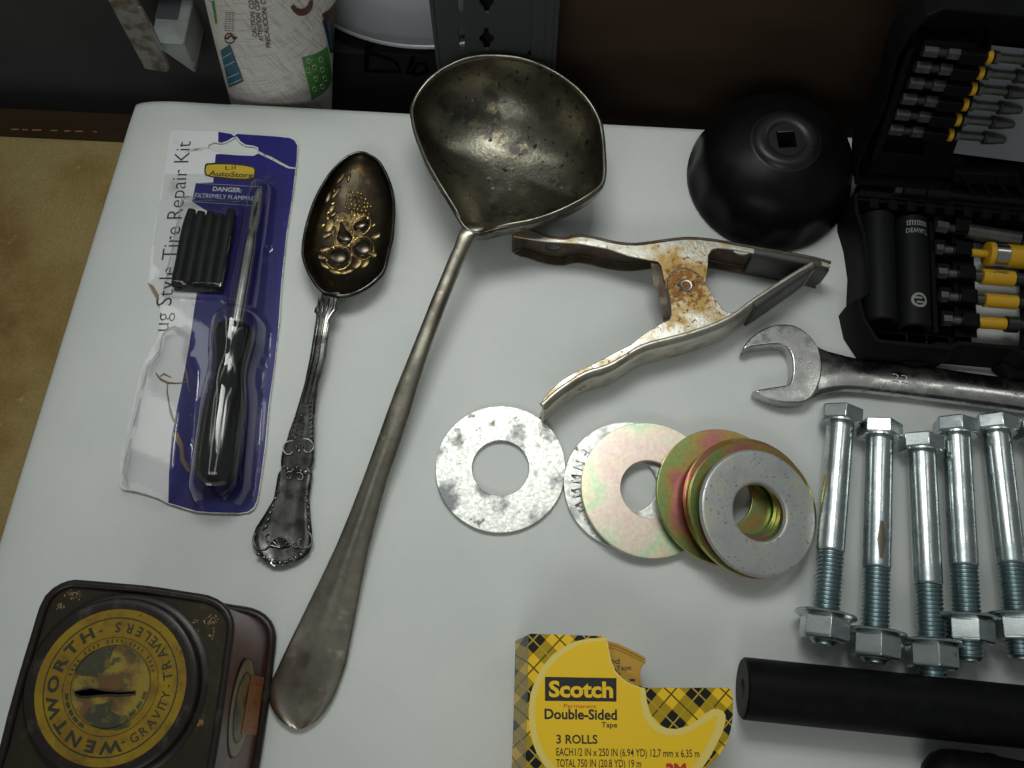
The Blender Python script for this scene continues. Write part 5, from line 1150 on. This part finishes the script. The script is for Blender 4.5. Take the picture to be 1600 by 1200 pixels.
# sockets
def axis_thing(o_, A, B, up=UP):
    ax = (B-A).normalized(); zz = (up-ax*up.dot(ax)).normalized(); yy = zz.cross(ax)
    mtx = Matrix((ax, yy, zz)).transposed().to_4x4(); mtx.translation = A*S; o_.matrix_world = mtx
X = V((1, 0, 0))
for i, (a, b, lab) in enumerate((((1371, 340), (1376, 506), 'plain black deep socket at the left end of the open case'), ((1423, 347), (1427, 516), 'black deep socket with grey round logo in the open case'))):
    s_ = thing('deep_socket', lab, 'socket', (0, 0, 0), 'deep sockets in the case')
    A, B = P(*a, 17), P(*b, 17); L_ = (B-A).length
    bd = part('socket_wall', MB().lathe((0, 0, 0), X, [(5, 4), (6.2, .2), (8.1, 0), (8.6, .8), (8.6, L_-1), (8.0, L_), (6.0, L_), (5.5, L_-6)], 40), M['socket'], s_)
    if i == 1:
        rr = 8.72
        def wrap(x, y): an = y/rr; return V((x, rr*math.sin(an), rr*math.cos(an)))
        mb = MB(); lx = L_*.79
        mb.loft([[wrap(lx+4.1*math.cos(2*math.pi*k/28), 4.1*math.sin(2*math.pi*k/28)) for k in range(28)], [wrap(lx+2.75*math.cos(2*math.pi*k/28), 2.75*math.sin(2*math.pi*k/28)) for k in range(28)]], True, (False, False))
        for dx, w1 in ((-1.2, 1.9), (1.2, 1.9)): mb.grid(6, 1, lambda i_, j_: wrap(lx+dx+(j_-.5)*1.1, -w1+2*w1*i_/6+dx*.4))
        part('round_logo', mb, M['laser'], bd)
        mb = MB(); vs_, fs_, wd = text2d('DEWALT', .02)
        mb.add([wrap(L_*.155+ (y/CAP)*2.6-1.3, (x/wd-.5)*11.5) for x, y in vs_], fs_)
        for k in range(9):
            y0 = -5.5+k*1.25; mb.add([wrap(L_*.06, y0), wrap(L_*.06, y0+.5), wrap(L_*.105, y0+.9), wrap(L_*.105, y0+.4)], [(0, 1, 2, 3)])
            mb.add([wrap(L_*.06, y0+.7), wrap(L_*.06, y0+1.0), wrap(L_*.105, y0+.3), wrap(L_*.105, y0)], [(0, 1, 2, 3)])
        part('laser_mark', mb, M['laser'], bd)
    axis_thing(s_, A, B)
part('socket_divider', MB().loft([[P(x, y, 14) for x, y in ((1452, 345), (1458, 346), (1466, 520), (1459, 520))], [P(x, y, 6) for x, y in ((1452, 345), (1458, 346), (1466, 520), (1459, 520))]]), M['case'], base)
# bits in the base
def mk_bit(name, lab, cat, a, b, z, segs, grp='bits in the case base'):
    o_ = thing(name, lab, cat, (0, 0, 0), grp); A, B = P(*a, z), P(*b, z); px = (B-A).length/(V(b)-V(a)).length
    for (nm, x0, x1, r0, r1, n, m) in segs:
        q0, q1 = (x0-a[0])*px, (x1-a[0])*px; e_ = min(.3, abs(q1-q0)*.2)
        part(nm, MB().lathe((0, 0, 0), X, [(r0*.8, q0), (r0, q0+e_), (r1, q1-e_), (r1*.8, q1)], n, xdir=(0, 1, 0)), m, o_)
    axis_thing(o_, A, B); return o_
bz = 15.0
st_, sdk, yl_ = M['steel'], M['steel_dark'], M['yellow']
mk_bit('nut_driver', 'plain grey steel driver, topmost in the case base', 'driver bit', (1461, 353), (1640, 383), bz, [('hex_end', 1461, 1481, 3.4, 3.4, 6, st_), ('neck', 1481, 1510, 2.4, 2.4, 16, sdk), ('barrel', 1510, 1594, 4.1, 4.4, 24, st_), ('drive_end', 1596, 1640, 4.6, 4.6, 24, st_)])
q = mk_bit('magnetic_driver', 'thick yellow magnetic driver with a chrome ring in the case base', 'driver bit', (1460, 389), (1660, 408), bz, [('hex_end', 1460, 1473, 3.0, 3.0, 6, st_), ('neck', 1473, 1488, 2.3, 2.3, 16, st_), ('clip_band', 1488, 1512, 2.6, 2.6, 16, sdk), ('rod', 1512, 1546, 2.1, 2.1, 20, yl_), ('sleeve_collar', 1541, 1551, 6.4, 6.6, 36, yl_), ('chrome_ring', 1551, 1573, 5.9, 5.9, 36, M['chrome']), ('sleeve', 1572, 1660, 6.2, 6.2, 36, yl_)])
q = mk_bit('driver_bit', 'driver bit with lettered yellow sleeve, third row of the case base', 'driver bit', (1463, 426), (1640, 441), bz, [('hex_end', 1463, 1479, 3.2, 3.2, 6, st_), ('neck', 1479, 1494, 2.4, 2.4, 16, st_), ('clip_band', 1494, 1519, 2.7, 2.7, 16, sdk), ('ferrule', 1519, 1533, 3.0, 3.2, 20, st_), ('sleeve', 1533, 1584, 4.2, 4.2, 28, yl_), ('tip_end', 1585, 1640, 3.4, 3.4, 20, sdk)])
sl_ = [c_ for c_ in q.children if c_.name.startswith('sleeve')][0]
pxm = (P(1640, 441, bz)-P(1463, 426, bz)).length/(V((1640, 441))-V((1463, 426))).length
mb = MB(); vs_, fs_, wd = text2d('DEWALT', .03)
x0_, x1_ = (1547-1463)*pxm, (1570-1463)*pxm
mb.add([V((x1_-(x/wd)*(x1_-x0_), 4.28*math.sin(.55-(y/CAP)*.42), 4.28*math.cos(.55-(y/CAP)*.42))) for x, y in vs_], fs_)
part('lettering', mb, M['ink'], sl_)
mk_bit('driver_bit', 'driver bit with plain yellow sleeve, fourth row of the case base', 'driver bit', (1467, 463), (1640, 477), bz, [('hex_end', 1467, 1480, 3.2, 3.2, 6, st_), ('neck', 1480, 1496, 2.4, 2.4, 16, st_), ('clip_band', 1496, 1521, 2.7, 2.7, 16, sdk), ('ferrule', 1521, 1537, 2.8, 3.0, 20, st_), ('sleeve', 1537, 1589, 3.7, 3.7, 28, yl_), ('tip_end', 1590, 1640, 3.0, 3.0, 20, sdk)])
mk_bit('driver_bit', 'short yellow driver bit with dark nut end, lowest row of the case base', 'driver bit', (1471, 500), (1640, 511), bz, [('hex_end', 1471, 1486, 3.2, 3.2, 6, st_), ('neck', 1486, 1500, 2.4, 2.4, 16, st_), ('clip_band', 1500, 1524, 2.7, 2.7, 16, sdk), ('sleeve', 1524, 1571, 3.1, 3.1, 24, yl_), ('nut_end', 1571, 1590, 4.2, 4.2, 24, sdk), ('shaft', 1591, 1640, 3.0, 3.0, 16, sdk)])
for (x, y) in ((1500, 357), (1500, 393), (1506, 430), (1509, 467), (1512, 504)):
    part('bit_clip', MB().box(P(x, y+1, 13), V((4.2, -.4, 0)), V((.4, 3.9, 0)), UP*5.2), M['case'], base, bevel=.6)
    part('bit_saddle', MB().box(P(x-37, y-3, 11), V((3.2, -.3, 0)), V((.3, 3.6, 0)), UP*5), M['case'], base, bevel=.6)
part('bit_rail', MB().loft([[P(x, y, 11) for x, y in ((1487, 345), (1519, 348), (1527, 528), (1492, 526))], [P(x, y, 5) for x, y in ((1487, 345), (1519, 348), (1527, 528), (1492, 526))]]), M['case'], base)
part('end_rail', MB().loft([[P(x, y, 12) for x, y in ((1590, 360), (1720, 372), (1720, 560), (1596, 545))], [P(x, y, 5) for x, y in ((1590, 360), (1720, 372), (1720, 560), (1596, 545))]]), M['case'], base)
# lid
hx0 = P(1334, 301, GZ-1); hx1 = P(1750, 339, GZ-1); LX = (hx1-hx0).normalized(); lb_ = V((-LX.y, LX.x, 0))
LU_ = (UP*.957+lb_*.29).normalized(); LN = LX.cross(LU_).normalized()
if LN.y > 0: LN = -LN                                              # faces the camera
def LP(px, py, d=0.0): return PP(px, py, hx0+LN*d, LN)
lo = [(1336, 290), (1338, 258), (1352, 222), (1370, 190), (1382, 160), (1391, 118), (1402, 82), (1422, 50), (1448, 24), (1476, 12), (1560, 20), (1800, 45), (1860, 120), (1800, 330)]
lo0 = [LP(x, y, 0) for x, y in lo]; lcn = sum(lo0, V((0, 0, 0)))/len(lo0)
def li(k, d): return [lcn+(p-lcn)*k+LN*d for p in lo0]
lidp = part('case_lid', MB().loft([li(.985, -24), li(1.0, -20), li(1.0, -1), li(.99, 0), li(.965, 0), li(.955, -14)], True, (True, True)), M['case'], k_, smooth=25)
part('pale_liner', MB().sheet([LP(x, y, -7) for x, y in ((1488, 238), (1498, 190), (1520, 130), (1546, 70), (1760, 92), (1740, 270))]), M['insert'], lidp, solid=.6)
def lbar(q_, d0, d1, name):
    return part(name, MB().loft([[LP(x, y, d0) for x, y in q_], [LP(x, y, d0)+LN*(d1-d0) for x, y in q_]]), M['case'], lidp, bevel=.5)
lbar([(1410, 60), (1424, 50), (1372, 222), (1356, 232)], -13, -1.2, 'side_rib')
lbar([(1438, 42), (1520, 48), (1516, 62), (1432, 58)], -13, -2, 'top_divider')
lbar([(1500, 40), (1504, 40), (1497, 66), (1493, 66)], -13, -2, 'top_divider')
lbar([(1540, 44), (1544, 44), (1537, 70), (1533, 70)], -13, -2, 'top_divider')
lbar([(1493, 72), (1538, 75), (1482, 232), (1436, 228)], -13, -4.5, 'bit_rail')
lbar([(1484, 246), (1586, 250), (1588, 268), (1482, 262)], -12, 0, 'hinge_grip')
for k in range(4): lbar([(1494+k*26, 252), (1500+k*26, 252), (1520+k*26, 285), (1512+k*26, 285)], -10, 1.0, 'grip_rib')
lbar([(1372, 222), (1500, 232), (1500, 262), (1350, 258)], -13, -5, 'lower_plate')
LABS = ['topmost steel bit in the lid, yellow ring farthest right', 'second steel bit from the top of the case lid', 'third steel bit from the top of the case lid', 'third steel bit from the bottom of the case lid', 'second steel bit from the bottom of the case lid', 'lowest steel bit in the lid, just above the hinge']
LBITS = [((1441, 78.5), (1602, 95)), ((1429, 103.5), (1600, 121)), ((1419, 128.5), (1600, 147)), ((1408, 153.5), (1595, 172)), ((1398, 178), (1585, 195)), ((1388, 201.5), (1573, 219))]
proto = None
for i, (a, b) in enumerate(LBITS):
    A, B = LP(*a, -2.5), LP(*b, -2.5)
    if proto is None:
        proto = thing('driver_bit', '', 'driver bit', (0, 0, 0), 'bits standing in the case lid'); L_ = (LP(*LBITS[4][1], -2.5)-LP(*LBITS[4][0], -2.5)).length
        for (nm, f0, f1, r, n, m) in (('hex_end', 0, .12, 3.0, 6, st_), ('groove', .12, .19, 2.2, 16, sdk), ('hex_end', .19, .295, 3.0, 6, st_), ('shaft', .295, .50, 2.5, 16, sdk), ('colour_ring', .50, .545, 3.2, 24, yl_), ('collar', .56, .60, 2.9, 20, st_), ('shaft', .60, .80, 1.9, 16, st_), ('tip_shoulder', .80, .83, 3.1, 20, sdk)):
            part(nm, MB().lathe((0, 0, 0), X, [(r*.85, f0*L_), (r, f0*L_+.25), (r, f1*L_-.25), (r*.85, f1*L_)], n, xdir=(0, 1, 0)), m, proto)
        part('bit_tip', MB().lathe((0, 0, 0), X, [(3.0, .83*L_), (2.9, .88*L_), (2.2, .94*L_), (1.9, .985*L_), (1.2, L_)], 8, xdir=(0, 1, 0)), st_, proto)
        o_ = proto
    else: o_ = dup_tree(proto)
    o_['label'] = LABS[i]; axis_thing(o_, A, B, LN)
    c0 = A+(B-A).normalized()*(L_*.39)
    part('bit_clip', MB().box(c0+LN*(.6), (B-A).normalized()*6.0, (B-A).normalized().cross(LN)*3.0, LN*3.2), M['case'], lidp, bevel=.6)
hb = thing('bit_holder', 'long black bit holder lying along the hinge of the open case', 'bit holder', (0, 0, 0))
A, B = P(1396, 296, 24), P(1700, 323, 24); L_ = (B-A).length
for nm, f0, f1, r, n, m in (('hex_end', 0, .04, 3.2, 6, sdk), ('collar', .045, .16, 3.2, 20, M['socket']), ('collar', .165, .28, 3.6, 20, M['socket']), ('shaft', .28, 1, 2.6, 16, M['socket'])):
    part(nm, MB().lathe((0, 0, 0), X, [(r*.85, f0*L_), (r, f0*L_+.3), (r, f1*L_-.3), (r*.85, f1*L_)], n), m, hb)
axis_thing(hb, A, B)
for o in bpy.data.objects:
    if o.name.split('.')[0] in ('worn_gold_flecks', 'berry_cluster', 'gilt_relief', 'ornament', 'fine_print', 'stake_mark', 'ring_print', 'worn_stamp', 'handle_ridge', 'edging_chips'): o['kind'] = 'stuff'
    if '_l' in o.keys(): del o['_l']
